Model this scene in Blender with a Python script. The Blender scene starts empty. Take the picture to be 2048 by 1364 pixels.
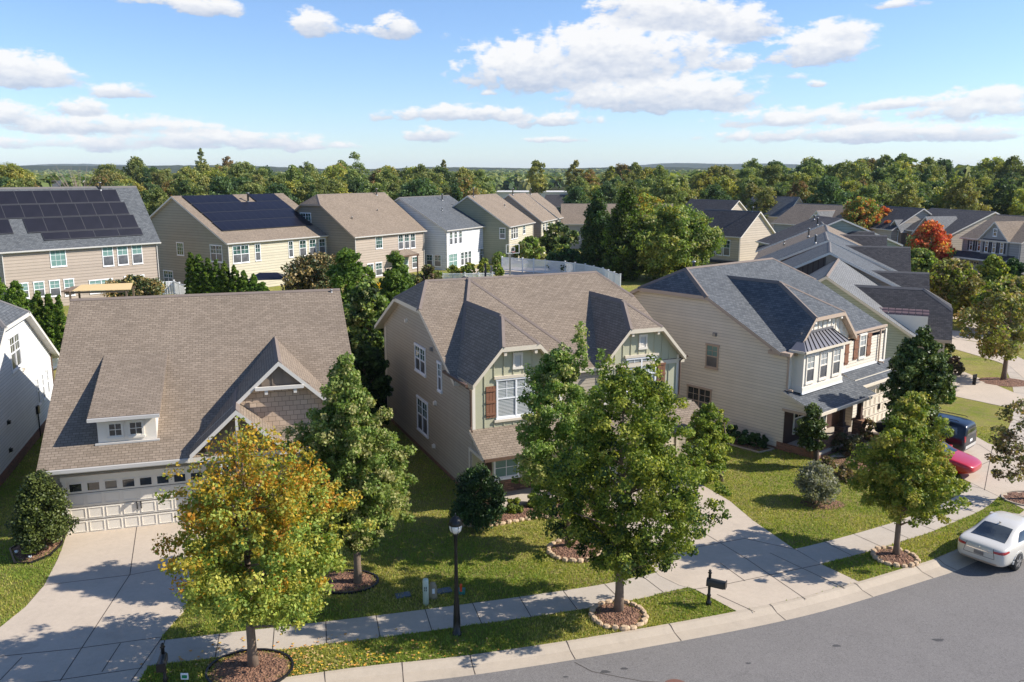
import bpy, math, random
import numpy as np
from mathutils import Vector, Matrix
sc=bpy.context.scene
R=math.radians
# ---------------------------------------------------------------- camera
FPX=1690.0; CH=13.3; PITCH=math.atan((682-347)/FPX)
cam=bpy.data.cameras.new('camera'); cam.sensor_width=36; cam.lens=FPX/2048*36
cam.clip_start=.5; cam.clip_end=30000
camo=bpy.data.objects.new('camera',cam); sc.collection.objects.link(camo)
camo.location=(0,0,CH); camo.rotation_euler=(math.pi/2-PITCH,0,0); sc.camera=camo
def ray(px,py):
    v=(682-py)/FPX
    return np.array([(px-1024)/FPX, math.cos(PITCH)+v*math.sin(PITCH), -math.sin(PITCH)+v*math.cos(PITCH)])
def gp(px,py,z=0.):                      # where a sight line meets height z
    r=ray(px,py); t=(z-CH)/r[2]; return (r[0]*t,r[1]*t)
def zat(px,py,Y):                        # height of a sight line at distance Y
    r=ray(px,py); return CH+r[2]/r[1]*Y
def mpp(Y,z=3): return (Y*math.cos(PITCH)-(z-CH)*math.sin(PITCH))/FPX   # metres per photo pixel
# ---------------------------------------------------------------- world
SUN_EL=R(37); 
w=bpy.data.worlds.new('World'); sc.world=w; w.use_nodes=True
nt=w.node_tree; nt.nodes.clear()
def N(t,k,**kw):
    n=t.nodes.new(k)
    for a,b in kw.items(): setattr(n,a,b)
    return n
sky=N(nt,'ShaderNodeTexSky',sky_type='NISHITA'); sky.sun_disc=False; sky.sun_elevation=SUN_EL; sky.sun_rotation=R(90)
sky.altitude=250; sky.air_density=1.0; sky.dust_density=0.25; sky.ozone_density=3.0
def M_(t,op,a,b=None,c=None,clamp=False):
    n=N(t,'ShaderNodeMath',operation=op); n.use_clamp=clamp
    for i,x in enumerate((a,b,c)):
        if x is None: continue
        if isinstance(x,(int,float)): n.inputs[i].default_value=x
        else: t.links.new(x,n.inputs[i])
    return n.outputs[0]
tc=N(nt,'ShaderNodeTexCoord'); sep=N(nt,'ShaderNodeSeparateXYZ'); nt.links.new(tc.outputs['Generated'],sep.inputs[0])
X,Y_,Z=sep.outputs
az=M_(nt,'ARCTAN2',X,Y_); el=M_(nt,'ARCTANGENT',M_(nt,'DIVIDE',Z,M_(nt,'SQRT',M_(nt,'ADD',M_(nt,'MULTIPLY',X,X),M_(nt,'MULTIPLY',Y_,Y_)))))
comb=N(nt,'ShaderNodeCombineXYZ'); nt.links.new(az,comb.inputs[0]); nt.links.new(M_(nt,'MULTIPLY',el,2.0),comb.inputs[1])
def noise(t,vec,scale,detail=6,rough=.55,dist=0.):
    n=N(t,'ShaderNodeTexNoise'); n.inputs['Scale'].default_value=scale; n.inputs['Detail'].default_value=detail
    n.inputs['Roughness'].default_value=rough; n.inputs['Distortion'].default_value=dist
    if vec is not None: t.links.new(vec,n.inputs['Vector'])
    return n
n1=noise(nt,comb.outputs[0],14,7,.6); n2=noise(nt,comb.outputs[0],55,6,.6)
# real clouds of the day: (azimuth, elevation, half width, half height, density) in radians
def cl(px,py,rx,ry,d=1.0):
    r=ray(px,py); return (math.atan2(r[0],r[1]),math.atan2(r[2],math.hypot(r[0],r[1])),rx/1723.,ry/1723.,d)
CL=[cl(1075,130,150,55),cl(1210,95,130,50),cl(1290,115,120,55),cl(1380,95,80,30,.8),cl(1330,185,200,38),cl(1400,205,110,22,.7),
 cl(1330,20,140,45,.9),cl(1480,45,90,35,.8),cl(1650,90,95,35,1),cl(1690,60,60,28,.8),cl(1610,112,70,20,.8),
 cl(55,145,85,30,1),cl(20,130,60,30,.9),cl(245,182,60,16,.9),cl(625,48,55,24,1),cl(795,52,42,24,1.),cl(715,60,35,14,.6),cl(890,72,30,10,.6),
 cl(410,12,70,18,.9),cl(320,0,80,12,.7),cl(160,214,48,17,.9),cl(0,225,60,25,.8),cl(240,250,210,20,.8),cl(420,275,230,22,.75),cl(130,285,220,16,.6),cl(640,290,120,14,.6),
 cl(930,226,150,17,.95),cl(1120,240,95,15,.9),cl(865,268,60,16,.9),cl(1110,278,110,8,.55),cl(1600,235,160,22,.8),cl(1750,265,300,18,.85),cl(1960,215,120,26,.9),cl(1850,205,160,12,.7),cl(1990,190,80,18,.8),
 cl(1560,150,60,10,.4),cl(2000,270,120,10,.6),cl(1450,120,60,20,.7),cl(1240,10,60,26,.8),cl(1800,5,60,10,.6),cl(1630,165,25,8,.6),cl(980,185,25,6,.5)]
rnd=random.Random(5)
for i in range(60):                      # more of the same sky out of view
    a=rnd.uniform(.75,5.5); CL.append((math.atan2(math.sin(a),math.cos(a)),rnd.uniform(.05,1.0),rnd.uniform(.05,.14),rnd.uniform(.015,.05),.9)) if i%5==0 else None
F=None;S=None
wob=M_(nt,'MULTIPLY',M_(nt,'SUBTRACT',n2.outputs[0],.5),.012)
az2=M_(nt,'ADD',az,wob); el2=M_(nt,'ADD',el,M_(nt,'MULTIPLY',M_(nt,'SUBTRACT',n1.outputs[0],.5),.012))
for (a,e,rx,ry,d) in CL:
    qx=M_(nt,'MULTIPLY',M_(nt,'SUBTRACT',az2,a),1/(rx*1.25))
    dy=M_(nt,'SUBTRACT',el2,e-ry*.35)
    qy=M_(nt,'MAXIMUM',M_(nt,'MULTIPLY',dy,1/(ry*1.7)),M_(nt,'MULTIPLY',dy,-1/(ry*.75)))
    f=M_(nt,'SUBTRACT',d,M_(nt,'ADD',M_(nt,'MULTIPLY',qx,qx),M_(nt,'MULTIPLY',qy,qy)))
    sv=M_(nt,'MULTIPLY',dy,1/(ry*1.7))
    wt=M_(nt,'EXPONENT',M_(nt,'MULTIPLY',M_(nt,'MAXIMUM',f,-6.0),5.0)); ws=M_(nt,'MULTIPLY',wt,M_(nt,'MAXIMUM',M_(nt,'MINIMUM',sv,2.0),-2.0))
    if F is None: F,S=wt,ws
    else: F=M_(nt,'ADD',F,wt); S=M_(nt,'ADD',S,ws)
S=M_(nt,'DIVIDE',S,F); F=M_(nt,'DIVIDE',M_(nt,'LOGARITHM',F,math.e),5.0)
fld=M_(nt,'ADD',F,M_(nt,'MULTIPLY',M_(nt,'SUBTRACT',n1.outputs[0],.47),2.2))
fld=M_(nt,'ADD',fld,M_(nt,'MULTIPLY',M_(nt,'SUBTRACT',n2.outputs[0],.49),1.6))
mr=N(nt,'ShaderNodeMapRange',interpolation_type='SMOOTHSTEP'); nt.links.new(fld,mr.inputs[0]); mr.inputs[1].default_value=.22; mr.inputs[2].default_value=.74; mr.inputs[3].default_value=0; mr.inputs[4].default_value=.93
sh=M_(nt,'ADD',M_(nt,'MULTIPLY',S,.8),M_(nt,'MULTIPLY',n2.outputs[0],.75))
mr2=N(nt,'ShaderNodeMapRange'); nt.links.new(sh,mr2.inputs[0]); mr2.inputs[1].default_value=.10; mr2.inputs[2].default_value=.66
ccol=N(nt,'ShaderNodeMix',data_type='RGBA'); nt.links.new(mr2.outputs[0],ccol.inputs[0])
SKY=.112
ccol.inputs[6].default_value=(.32/SKY,.37/SKY,.47/SKY,1); ccol.inputs[7].default_value=(.66/SKY,.65/SKY,.64/SKY,1)
tint=N(nt,'ShaderNodeMix',data_type='RGBA',blend_type='MULTIPLY'); tint.inputs[0].default_value=1; tint.inputs[7].default_value=(.80,.885,1.05,1)
nt.links.new(sky.outputs[0],tint.inputs[6])
mx=N(nt,'ShaderNodeMix',data_type='RGBA'); nt.links.new(mr.outputs[0],mx.inputs[0]); nt.links.new(tint.outputs[2],mx.inputs[6]); nt.links.new(ccol.outputs[2],mx.inputs[7])
bg=N(nt,'ShaderNodeBackground'); bg.inputs[1].default_value=SKY; nt.links.new(mx.outputs[2],bg.inputs[0])
wo=N(nt,'ShaderNodeOutputWorld'); nt.links.new(bg.outputs[0],wo.inputs[0])
# ---------------------------------------------------------------- sun
sl=bpy.data.lights.new('sun','SUN'); sl.energy=4.8; sl.angle=R(.53); sl.color=(1,.94,.85)
so=bpy.data.objects.new('sun',sl); sc.collection.objects.link(so)
sd=Vector((math.cos(SUN_EL),-.02,math.sin(SUN_EL)))
so.rotation_euler=sd.to_track_quat('Z','Y').to_euler(); so.location=(60,0,60)
sc.view_settings.view_transform='Standard'; sc.view_settings.look='None'; sc.view_settings.exposure=.64; sc.view_settings.gamma=1
sc.render.engine='CYCLES'
try:
    sc.cycles.max_bounces=6; sc.cycles.transparent_max_bounces=6; sc.cycles.volume_bounces=0
except Exception: pass
# ---------------------------------------------------------------- helpers
COL=sc.collection
def link(o,parent=None):
    COL.objects.link(o)
    if parent is not None: o.parent=parent
    return o
def thing(name,label,cat,loc=(0,0,0),rz=0,group=None):
    o=bpy.data.objects.new(name,None); link(o); o.location=loc; o.rotation_euler=(0,0,rz); o.empty_display_size=.3
    o['label']=label; o['category']=cat
    if group: o['group']=group
    return o
def tag(o,label,cat,group=None,kind=None):
    if label: o['label']=label
    if cat: o['category']=cat
    if group: o['group']=group
    if kind: o['kind']=kind
    return o
class MB:
    def __init__(s): s.v=[];s.f=[];s.m=[];s.uv={}
    def add(s,vs,fs,mi=0):
        b=len(s.v); s.v+= [tuple(x) for x in vs]
        for f in fs: s.f.append([b+i for i in f]); s.m.append(mi)
        return s
    def box(s,x0,x1,y0,y1,z0,z1,mi=0,M=None):
        vs=[(x,y,z) for z in (z0,z1) for y in (y0,y1) for x in (x0,x1)]
        if M is not None: vs=[tuple(M@Vector(q)) for q in vs]
        return s.add(vs,[(0,2,3,1),(4,5,7,6),(0,1,5,4),(2,6,7,3),(0,4,6,2),(1,3,7,5)],mi)
    def tube(s,pts,rad,n=6,mi=0,cap=True):
        pts=[Vector(p) for p in pts]; rad=rad if isinstance(rad,(list,tuple)) else [rad]*len(pts)
        rings=[]
        for i,p in enumerate(pts):
            d=(pts[min(i+1,len(pts)-1)]-pts[max(i-1,0)]).normalized()
            a=d.cross(Vector((0,0,1)) if abs(d.z)<.9 else Vector((1,0,0))).normalized(); b=d.cross(a)
            rings.append([p+(a*math.cos(2*math.pi*k/n)+b*math.sin(2*math.pi*k/n))*rad[i] for k in range(n)])
        vs=[q for r in rings for q in r]; fs=[]
        for i in range(len(pts)-1):
            for k in range(n): fs.append((i*n+k,i*n+(k+1)%n,(i+1)*n+(k+1)%n,(i+1)*n+k))
        if cap: fs+= [tuple(range(n))[::-1],tuple((len(pts)-1)*n+k for k in range(n))]
        return s.add(vs,fs,mi)
    def lathe(s,prof,n=16,c=(0,0,0),mi=0):
        vs=[(c[0]+r*math.cos(2*math.pi*k/n),c[1]+r*math.sin(2*math.pi*k/n),c[2]+z) for r,z in prof for k in range(n)]
        fs=[(i*n+k,i*n+(k+1)%n,(i+1)*n+(k+1)%n,(i+1)*n+k) for i in range(len(prof)-1) for k in range(n)]
        fs+=[tuple(range(n))[::-1],tuple((len(prof)-1)*n+k for k in range(n))]
        return s.add(vs,fs,mi)
    def mesh(s,name,mats,smooth=False):
        me=bpy.data.meshes.new(name); me.from_pydata(s.v,[],s.f)
        for m in mats: me.materials.append(m)
        if len(mats)>1: me.polygons.foreach_set('material_index',s.m)
        if smooth: me.polygons.foreach_set('use_smooth',[True]*len(s.f))
        me.update(); return me
    def build(s,name,mats,parent=None,smooth=False):
        if not isinstance(mats,(list,tuple)): mats=[mats]
        return link(bpy.data.objects.new(name,s.mesh(name,mats,smooth)),parent)
def inst(name,me,parent=None,loc=(0,0,0),rz=0,scale=None):
    o=link(bpy.data.objects.new(name,me),parent); o.location=loc; o.rotation_euler=(0,0,rz)
    if scale: o.scale=scale
    return o
# ---------------------------------------------------------------- materials
def s2l(c): return tuple(((x/255)/12.92 if x/255<=.04045 else ((x/255+.055)/1.055)**2.4) for x in c)
def newmat(name):
    m=bpy.data.materials.new(name); m.use_nodes=True; t=m.node_tree; b=t.nodes['Principled BSDF']; return m,t,b
def mixc(t,fac,a,b,bt='MIX'):
    n=N(t,'ShaderNodeMix',data_type='RGBA',blend_type=bt)
    for i,x in ((0,fac),(6,a),(7,b)):
        if isinstance(x,(int,float)): n.inputs[i].default_value=x
        elif isinstance(x,tuple): n.inputs[i].default_value=(*x[:3],1)
        else: t.links.new(x,n.inputs[i])
    return n.outputs[2]
def ramp(t,fac,stops):
    n=N(t,'ShaderNodeValToRGB'); e=n.color_ramp.elements
    while len(e)>1: e.remove(e[-1])
    e[0].position=stops[0][0]; e[0].color=(*stops[0][1],1)
    for p,c in stops[1:]:
        q=e.new(p); q.color=(*c,1)
    t.links.new(fac,n.inputs[0]); return n.outputs[0]
def bump(t,b,h,strength=.3,dist=.02):
    n=N(t,'ShaderNodeBump'); n.inputs['Strength'].default_value=strength; n.inputs['Distance'].default_value=dist
    t.links.new(h,n.inputs['Height']); t.links.new(n.outputs[0],b.inputs['Normal'])
def OC(t,which='Object'): return N(t,'ShaderNodeTexCoord').outputs[which]
def plain(name,c,rough=.6,var=.15,scale=3.,metal=0.,spec=.4,bmp=0):
    m,t,b=newmat(name); o=OC(t); n=noise(t,o,scale,5)
    c=tuple(c); t.links.new(mixc(t,M_(t,'MULTIPLY',n.outputs[0],1.0),tuple(x*(1-var) for x in c),tuple(min(1,x*(1+var)) for x in c)),b.inputs['Base Color'])
    b.inputs['Roughness'].default_value=rough; b.inputs['Metallic'].default_value=metal; b.inputs['Specular IOR Level'].default_value=spec
    if bmp: bump(t,b,noise(t,o,scale*12,3).outputs[0],bmp,.01)
    return m
def siding(name,c,period=.155):
    m,t,b=newmat(name); o=OC(t); s=N(t,'ShaderNodeSeparateXYZ'); t.links.new(o,s.inputs[0])
    q=M_(t,'MULTIPLY',s.outputs[2],1/period); fr=M_(t,'FRACT',q); fl=M_(t,'FLOOR',q)
    wn=N(t,'ShaderNodeTexWhiteNoise',noise_dimensions='1D'); t.links.new(fl,wn.inputs['W'])
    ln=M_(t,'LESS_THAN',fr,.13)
    nz=noise(t,o,1.2,5); n3=noise(t,o,9,4)
    v=M_(t,'ADD',M_(t,'ADD',.88,M_(t,'MULTIPLY',wn.outputs[0],.08)),M_(t,'MULTIPLY',M_(t,'SUBTRACT',nz.outputs[0],.5),.18))
    v=M_(t,'ADD',v,M_(t,'MULTIPLY',M_(t,'SUBTRACT',n3.outputs[0],.5),.08))
    hs=N(t,'ShaderNodeHueSaturation'); hs.inputs['Color'].default_value=(*c,1); t.links.new(v,hs.inputs['Value'])
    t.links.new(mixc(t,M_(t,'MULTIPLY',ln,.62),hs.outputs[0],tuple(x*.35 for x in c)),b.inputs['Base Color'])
    b.inputs['Roughness'].default_value=.65; b.inputs['Specular IOR Level'].default_value=.3
    bump(t,b,M_(t,'SUBTRACT',1.0,fr),.6,.02); return m
def shingle(name,c1,c2,row=.13,wid=.24):
    m,t,b=newmat(name); uv=N(t,'ShaderNodeUVMap').outputs[0]
    br=N(t,'ShaderNodeTexBrick'); t.links.new(uv,br.inputs[0]); br.inputs['Scale'].default_value=1
    br.inputs['Brick Width'].default_value=wid; br.inputs['Row Height'].default_value=row; br.inputs['Mortar Size'].default_value=.010; br.inputs['Mortar Smooth'].default_value=.2
    br.inputs['Color1'].default_value=(*c1,1); br.inputs['Color2'].default_value=(*c2,1); br.inputs['Mortar'].default_value=(*[x*.42 for x in c1],1); br.inputs['Bias'].default_value=0
    sx=N(t,'ShaderNodeMapping'); sx.inputs['Scale'].default_value=(1,6,1); t.links.new(uv,sx.inputs[0])
    n1=noise(t,sx.outputs[0],1.3,5,.65); n2=noise(t,uv,.35,4); n3=noise(t,uv,30,3)
    v=M_(t,'ADD',.55,M_(t,'MULTIPLY',n1.outputs[0],.36)); v=M_(t,'ADD',v,M_(t,'MULTIPLY',n2.outputs[0],.40)); v=M_(t,'ADD',v,M_(t,'MULTIPLY',n3.outputs[0],.14))
    hs=N(t,'ShaderNodeHueSaturation'); t.links.new(br.outputs[0],hs.inputs['Color']); t.links.new(v,hs.inputs['Value'])
    t.links.new(hs.outputs[0],b.inputs['Base Color']); b.inputs['Roughness'].default_value=.9; b.inputs['Specular IOR Level'].default_value=.25
    bump(t,b,M_(t,'ADD',M_(t,'MULTIPLY',br.outputs[1],-1.0),M_(t,'MULTIPLY',n3.outputs[0],.7)),.6,.015); return m
def brickmat(name,c1,c2,mort,bw=.2,rh=.07,scale=1):
    m,t,b=newmat(name); o=OC(t); s=N(t,'ShaderNodeSeparateXYZ'); t.links.new(o,s.inputs[0]); cb=N(t,'ShaderNodeCombineXYZ')
    t.links.new(M_(t,'ADD',s.outputs[0],s.outputs[1]),cb.inputs[0]); t.links.new(s.outputs[2],cb.inputs[1])
    br=N(t,'ShaderNodeTexBrick'); t.links.new(cb.outputs[0],br.inputs[0]); br.inputs['Scale'].default_value=scale
    br.inputs['Brick Width'].default_value=bw; br.inputs['Row Height'].default_value=rh; br.inputs['Mortar Size'].default_value=.008
    br.inputs['Color1'].default_value=(*c1,1); br.inputs['Color2'].default_value=(*c2,1); br.inputs['Mortar'].default_value=(*mort,1)
    n=noise(t,o,4,4); t.links.new(mixc(t,n.outputs[0],br.outputs[0],tuple(x*.6 for x in c1),'MIX') if False else br.outputs[0],b.inputs['Base Color'])
    b.inputs['Roughness'].default_value=.9; bump(t,b,M_(t,'MULTIPLY',br.outputs[1],-1.0),.5,.01); return m
def glassmat(name,base,tint2=None,stripe=0,rough=.04):
    m,t,b=newmat(name); o=OC(t); n=noise(t,o,.9,3)
    c=mixc(t,ramp(t,n.outputs[0],[(.42,(0,0,0)),(.56,(1,1,1))]),base,tint2 or tuple(x*2.2 for x in base))
    if stripe:
        s=N(t,'ShaderNodeSeparateXYZ'); t.links.new(o,s.inputs[0]); fr=M_(t,'FRACT',M_(t,'MULTIPLY',s.outputs[2],1/stripe)); c=mixc(t,M_(t,'GREATER_THAN',fr,.45),c,(.55,.56,.55))
    t.links.new(c,b.inputs['Base Color']); b.inputs['Roughness'].default_value=rough; b.inputs['Specular IOR Level'].default_value=.9; b.inputs['IOR'].default_value=1.6
    return m
def leafmat(name,transl=.35):
    m,t,b=newmat(name); at=N(t,'ShaderNodeAttribute'); at.attribute_name='leafcol'
    oi=N(t,'ShaderNodeObjectInfo'); hs=N(t,'ShaderNodeHueSaturation'); t.links.new(at.outputs[0],hs.inputs['Color'])
    t.links.new(M_(t,'ADD',.488,M_(t,'MULTIPLY',oi.outputs['Random'],.024)),hs.inputs['Hue']); t.links.new(M_(t,'ADD',.85,M_(t,'MULTIPLY',oi.outputs['Random'],.3)),hs.inputs['Value'])
    t.links.new(hs.outputs[0],b.inputs['Base Color']); b.inputs['Roughness'].default_value=.55; b.inputs['Specular IOR Level'].default_value=.22
    tr=N(t,'ShaderNodeBsdfTranslucent'); t.links.new(mixc(t,1.0,hs.outputs[0],(1.25,1.3,.55),'MULTIPLY'),tr.inputs[0])
    mxs=N(t,'ShaderNodeMixShader'); mxs.inputs[0].default_value=transl; out=t.nodes['Material Output']
    t.links.new(b.outputs[0],mxs.inputs[1]); t.links.new(tr.outputs[0],mxs.inputs[2]); t.links.new(mxs.outputs[0],out.inputs[0]); return m
M={}
M['leaf']=leafmat('leaf'); M['leafdark']=leafmat('glossy leaf',.12)
M['leafdark'].node_tree.nodes['Principled BSDF'].inputs['Roughness'].default_value=.4
M['bark']=plain('bark',s2l((120,103,88)),.9,.35,6,bmp=.6); M['barkdark']=plain('dark bark',s2l((84,72,62)),.9,.3,6,bmp=.5)
def grassmat():
    m,t,b=newmat('lawn grass'); o=OC(t); a=noise(t,o,.22,6,.6); c=noise(t,o,1.6,6,.7); d=noise(t,o,14,4,.7); e=noise(t,o,70,2,.6)
    g=ramp(t,a.outputs[0],[(.35,(.15,.20,.030)),(.5,(.25,.26,.045)),(.64,(.34,.29,.09))])
    g=mixc(t,ramp(t,c.outputs[0],[(.40,(0,0,0)),(.72,(1,1,1))]),g,(.27,.21,.10))
    v=M_(t,'ADD',-.15,M_(t,'ADD',M_(t,'MULTIPLY',d.outputs[0],1.15),M_(t,'MULTIPLY',e.outputs[0],1.3)))
    hs=N(t,'ShaderNodeHueSaturation'); t.links.new(g,hs.inputs['Color']); t.links.new(v,hs.inputs['Value']); t.links.new(hs.outputs[0],b.inputs['Base Color'])
    b.inputs['Roughness'].default_value=.95; b.inputs['Specular IOR Level'].default_value=.1
    bump(t,b,M_(t,'ADD',d.outputs[0],e.outputs[0]),1.0,.06); return m
M['grass']=grassmat()
def concretemat(name,c,v1=.16,agg=0.,spots=True):
    m,t,b=newmat(name); o=OC(t); a=noise(t,o,.5,6,.65); d=noise(t,o,5,5,.7); e=noise(t,o,60,3,.7)
    v=M_(t,'ADD',1-v1*1.2,M_(t,'MULTIPLY',a.outputs[0],v1)); v=M_(t,'ADD',v,M_(t,'MULTIPLY',d.outputs[0],v1*.8)); v=M_(t,'ADD',v,M_(t,'MULTIPLY',M_(t,'SUBTRACT',e.outputs[0],.5),.35+agg*1.6)); e2=noise(t,o,22,3,.7); v=M_(t,'ADD',v,M_(t,'MULTIPLY',M_(t,'SUBTRACT',e2.outputs[0],.5),.12+agg*.9))
    hs=N(t,'ShaderNodeHueSaturation'); hs.inputs['Color'].default_value=(*c,1); t.links.new(v,hs.inputs['Value'])
    st=noise(t,o,.9,4,.6); t.links.new(mixc(t,ramp(t,st.outputs[0],[(.60,(0,0,0)),(.74,(.35,.35,.35))]),hs.outputs[0],tuple(x*.62 for x in c)),b.inputs['Base Color'])
    b.inputs['Roughness'].default_value=.88; b.inputs['Specular IOR Level'].default_value=.25; bump(t,b,e.outputs[0],.25,.01); return m
M['drive']=concretemat('driveway concrete',s2l((190,175,157)),.30); M['walk']=concretemat('sidewalk concrete',s2l((184,172,157)),.28)
M['curb']=concretemat('curb concrete',s2l((182,168,150)),.30); M['asphalt']=concretemat('asphalt',s2l((120,116,113)),.22,.9)
M['stain']=plain('oil stain',s2l((74,72,72)),.7,.2); M['joint']=plain('joint',s2l((70,62,56)),.9,.2)
def mulchmat():
    m,t,b=newmat('mulch'); o=OC(t); v=N(t,'ShaderNodeTexVoronoi'); v.inputs['Scale'].default_value=16; t.links.new(o,v.inputs['Vector']); n=noise(t,o,2,4)
    c=mixc(t,v.outputs['Color'],s2l((74,48,38)),s2l((150,112,88))); t.links.new(c,b.inputs['Base Color']); b.inputs['Roughness'].default_value=.95
    bump(t,b,v.outputs[0],1,.05); return m
M['mulch']=mulchmat()
M['stone']=plain('edging stone',s2l((186,160,130)),.85,.3,5,bmp=.5)
M['white']=plain('white trim',s2l((214,208,198)),.5,.05); M['cream']=plain('cream trim',s2l((208,196,176)),.55,.06)
M['taupe']=plain('taupe trim',s2l((176,156,138)),.55,.06); M['vinyl']=plain('white vinyl',s2l((232,232,232)),.4,.03)
M['gutter']=plain('gutter',s2l((196,192,186)),.35,.05,metal=.1); M['browngutter']=plain('brown metal',s2l((98,78,66)),.4,.05)
M['glass']=glassmat('window glass',(.014,.032,.030),(.06,.13,.115)); M['screen']=glassmat('window screen',(.06,.063,.07),(.115,.12,.13),rough=.35)  # teal blotches in the glass colour stand in for reflected surroundings
M['blind']=glassmat('blinds behind glass',(.07,.10,.10),(.10,.14,.14),stripe=.06,rough=.1)
M['darkglass']=glassmat('dark glass',(.012,.014,.014),(.05,.055,.05)); M['curtain']=plain('curtained glass',s2l((110,140,134)),.15,.3,2)
M['shutter']=plain('brown shutter',s2l((128,88,66)),.6,.15,8); M['navy']=plain('dark shutter',s2l((44,48,62)),.5,.1)
M['metalroof']=plain('standing seam metal',s2l((112,110,114)),.4,.1,metal=.2); M['copper']=plain('brown metal roof',s2l((122,100,98)),.45,.12,metal=.2)
M['black']=plain('black paint',(.012,.012,.013),.35,.2); M['brown']=plain('dark brown wood',s2l((72,52,44)),.6,.2)
M['stonewall']=brickmat('stacked stone',s2l((150,112,86)),s2l((96,72,60)),s2l((60,46,40)),.28,.09); M['brick']=brickmat('brick',s2l((140,92,70)),s2l((104,70,56)),s2l((130,116,104)))
M['galv']=plain('galvanised pipe',s2l((150,150,150)),.4,.1,metal=.6)
SB=((.262,.207,.156),(.200,.156,.116)); SG=((.128,.136,.144),(.078,.085,.094)); SD=((.085,.080,.082),(.050,.048,.052)); SL=((.20,.20,.198),(.145,.146,.145))
M['sh_brown']=shingle('brown shingles',*SB); M['sh_grey']=shingle('grey shingles',*SG); M['sh_dark']=shingle('charcoal shingles',*SD); M['sh_light']=shingle('light grey shingles',*SL)
M['ridge_brown']=plain('brown ridge cap',(.19,.15,.125),.9,.2); M['ridge_grey']=plain('grey ridge cap',(.14,.13,.125),.9,.2)
def sid(name,rgb): M[name]=siding(name,s2l(rgb)); M[name+'_w']=siding(name+' wide',s2l(rgb),.31); return M[name]
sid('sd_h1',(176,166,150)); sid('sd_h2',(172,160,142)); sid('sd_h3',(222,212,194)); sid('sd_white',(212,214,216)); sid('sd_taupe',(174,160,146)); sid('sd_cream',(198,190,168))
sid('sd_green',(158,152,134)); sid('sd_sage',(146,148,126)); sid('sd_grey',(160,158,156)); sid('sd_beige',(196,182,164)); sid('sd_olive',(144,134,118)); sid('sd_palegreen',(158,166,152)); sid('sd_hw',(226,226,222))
M['sagepanel']=plain('sage board panel',s2l((176,174,148)),.6,.06); M['taupepanel']=plain('taupe board panel',s2l((126,112,98)),.6,.08); M['whitepanel']=plain('off white panel',s2l((222,214,200)),.6,.05)
M['shake']=brickmat('shake siding',s2l((206,184,160)),s2l((186,164,142)),s2l((120,104,90)),.28,.2)
M['stripes']=plain('dark brown board',s2l((92,82,76)),.7,.1)
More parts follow.
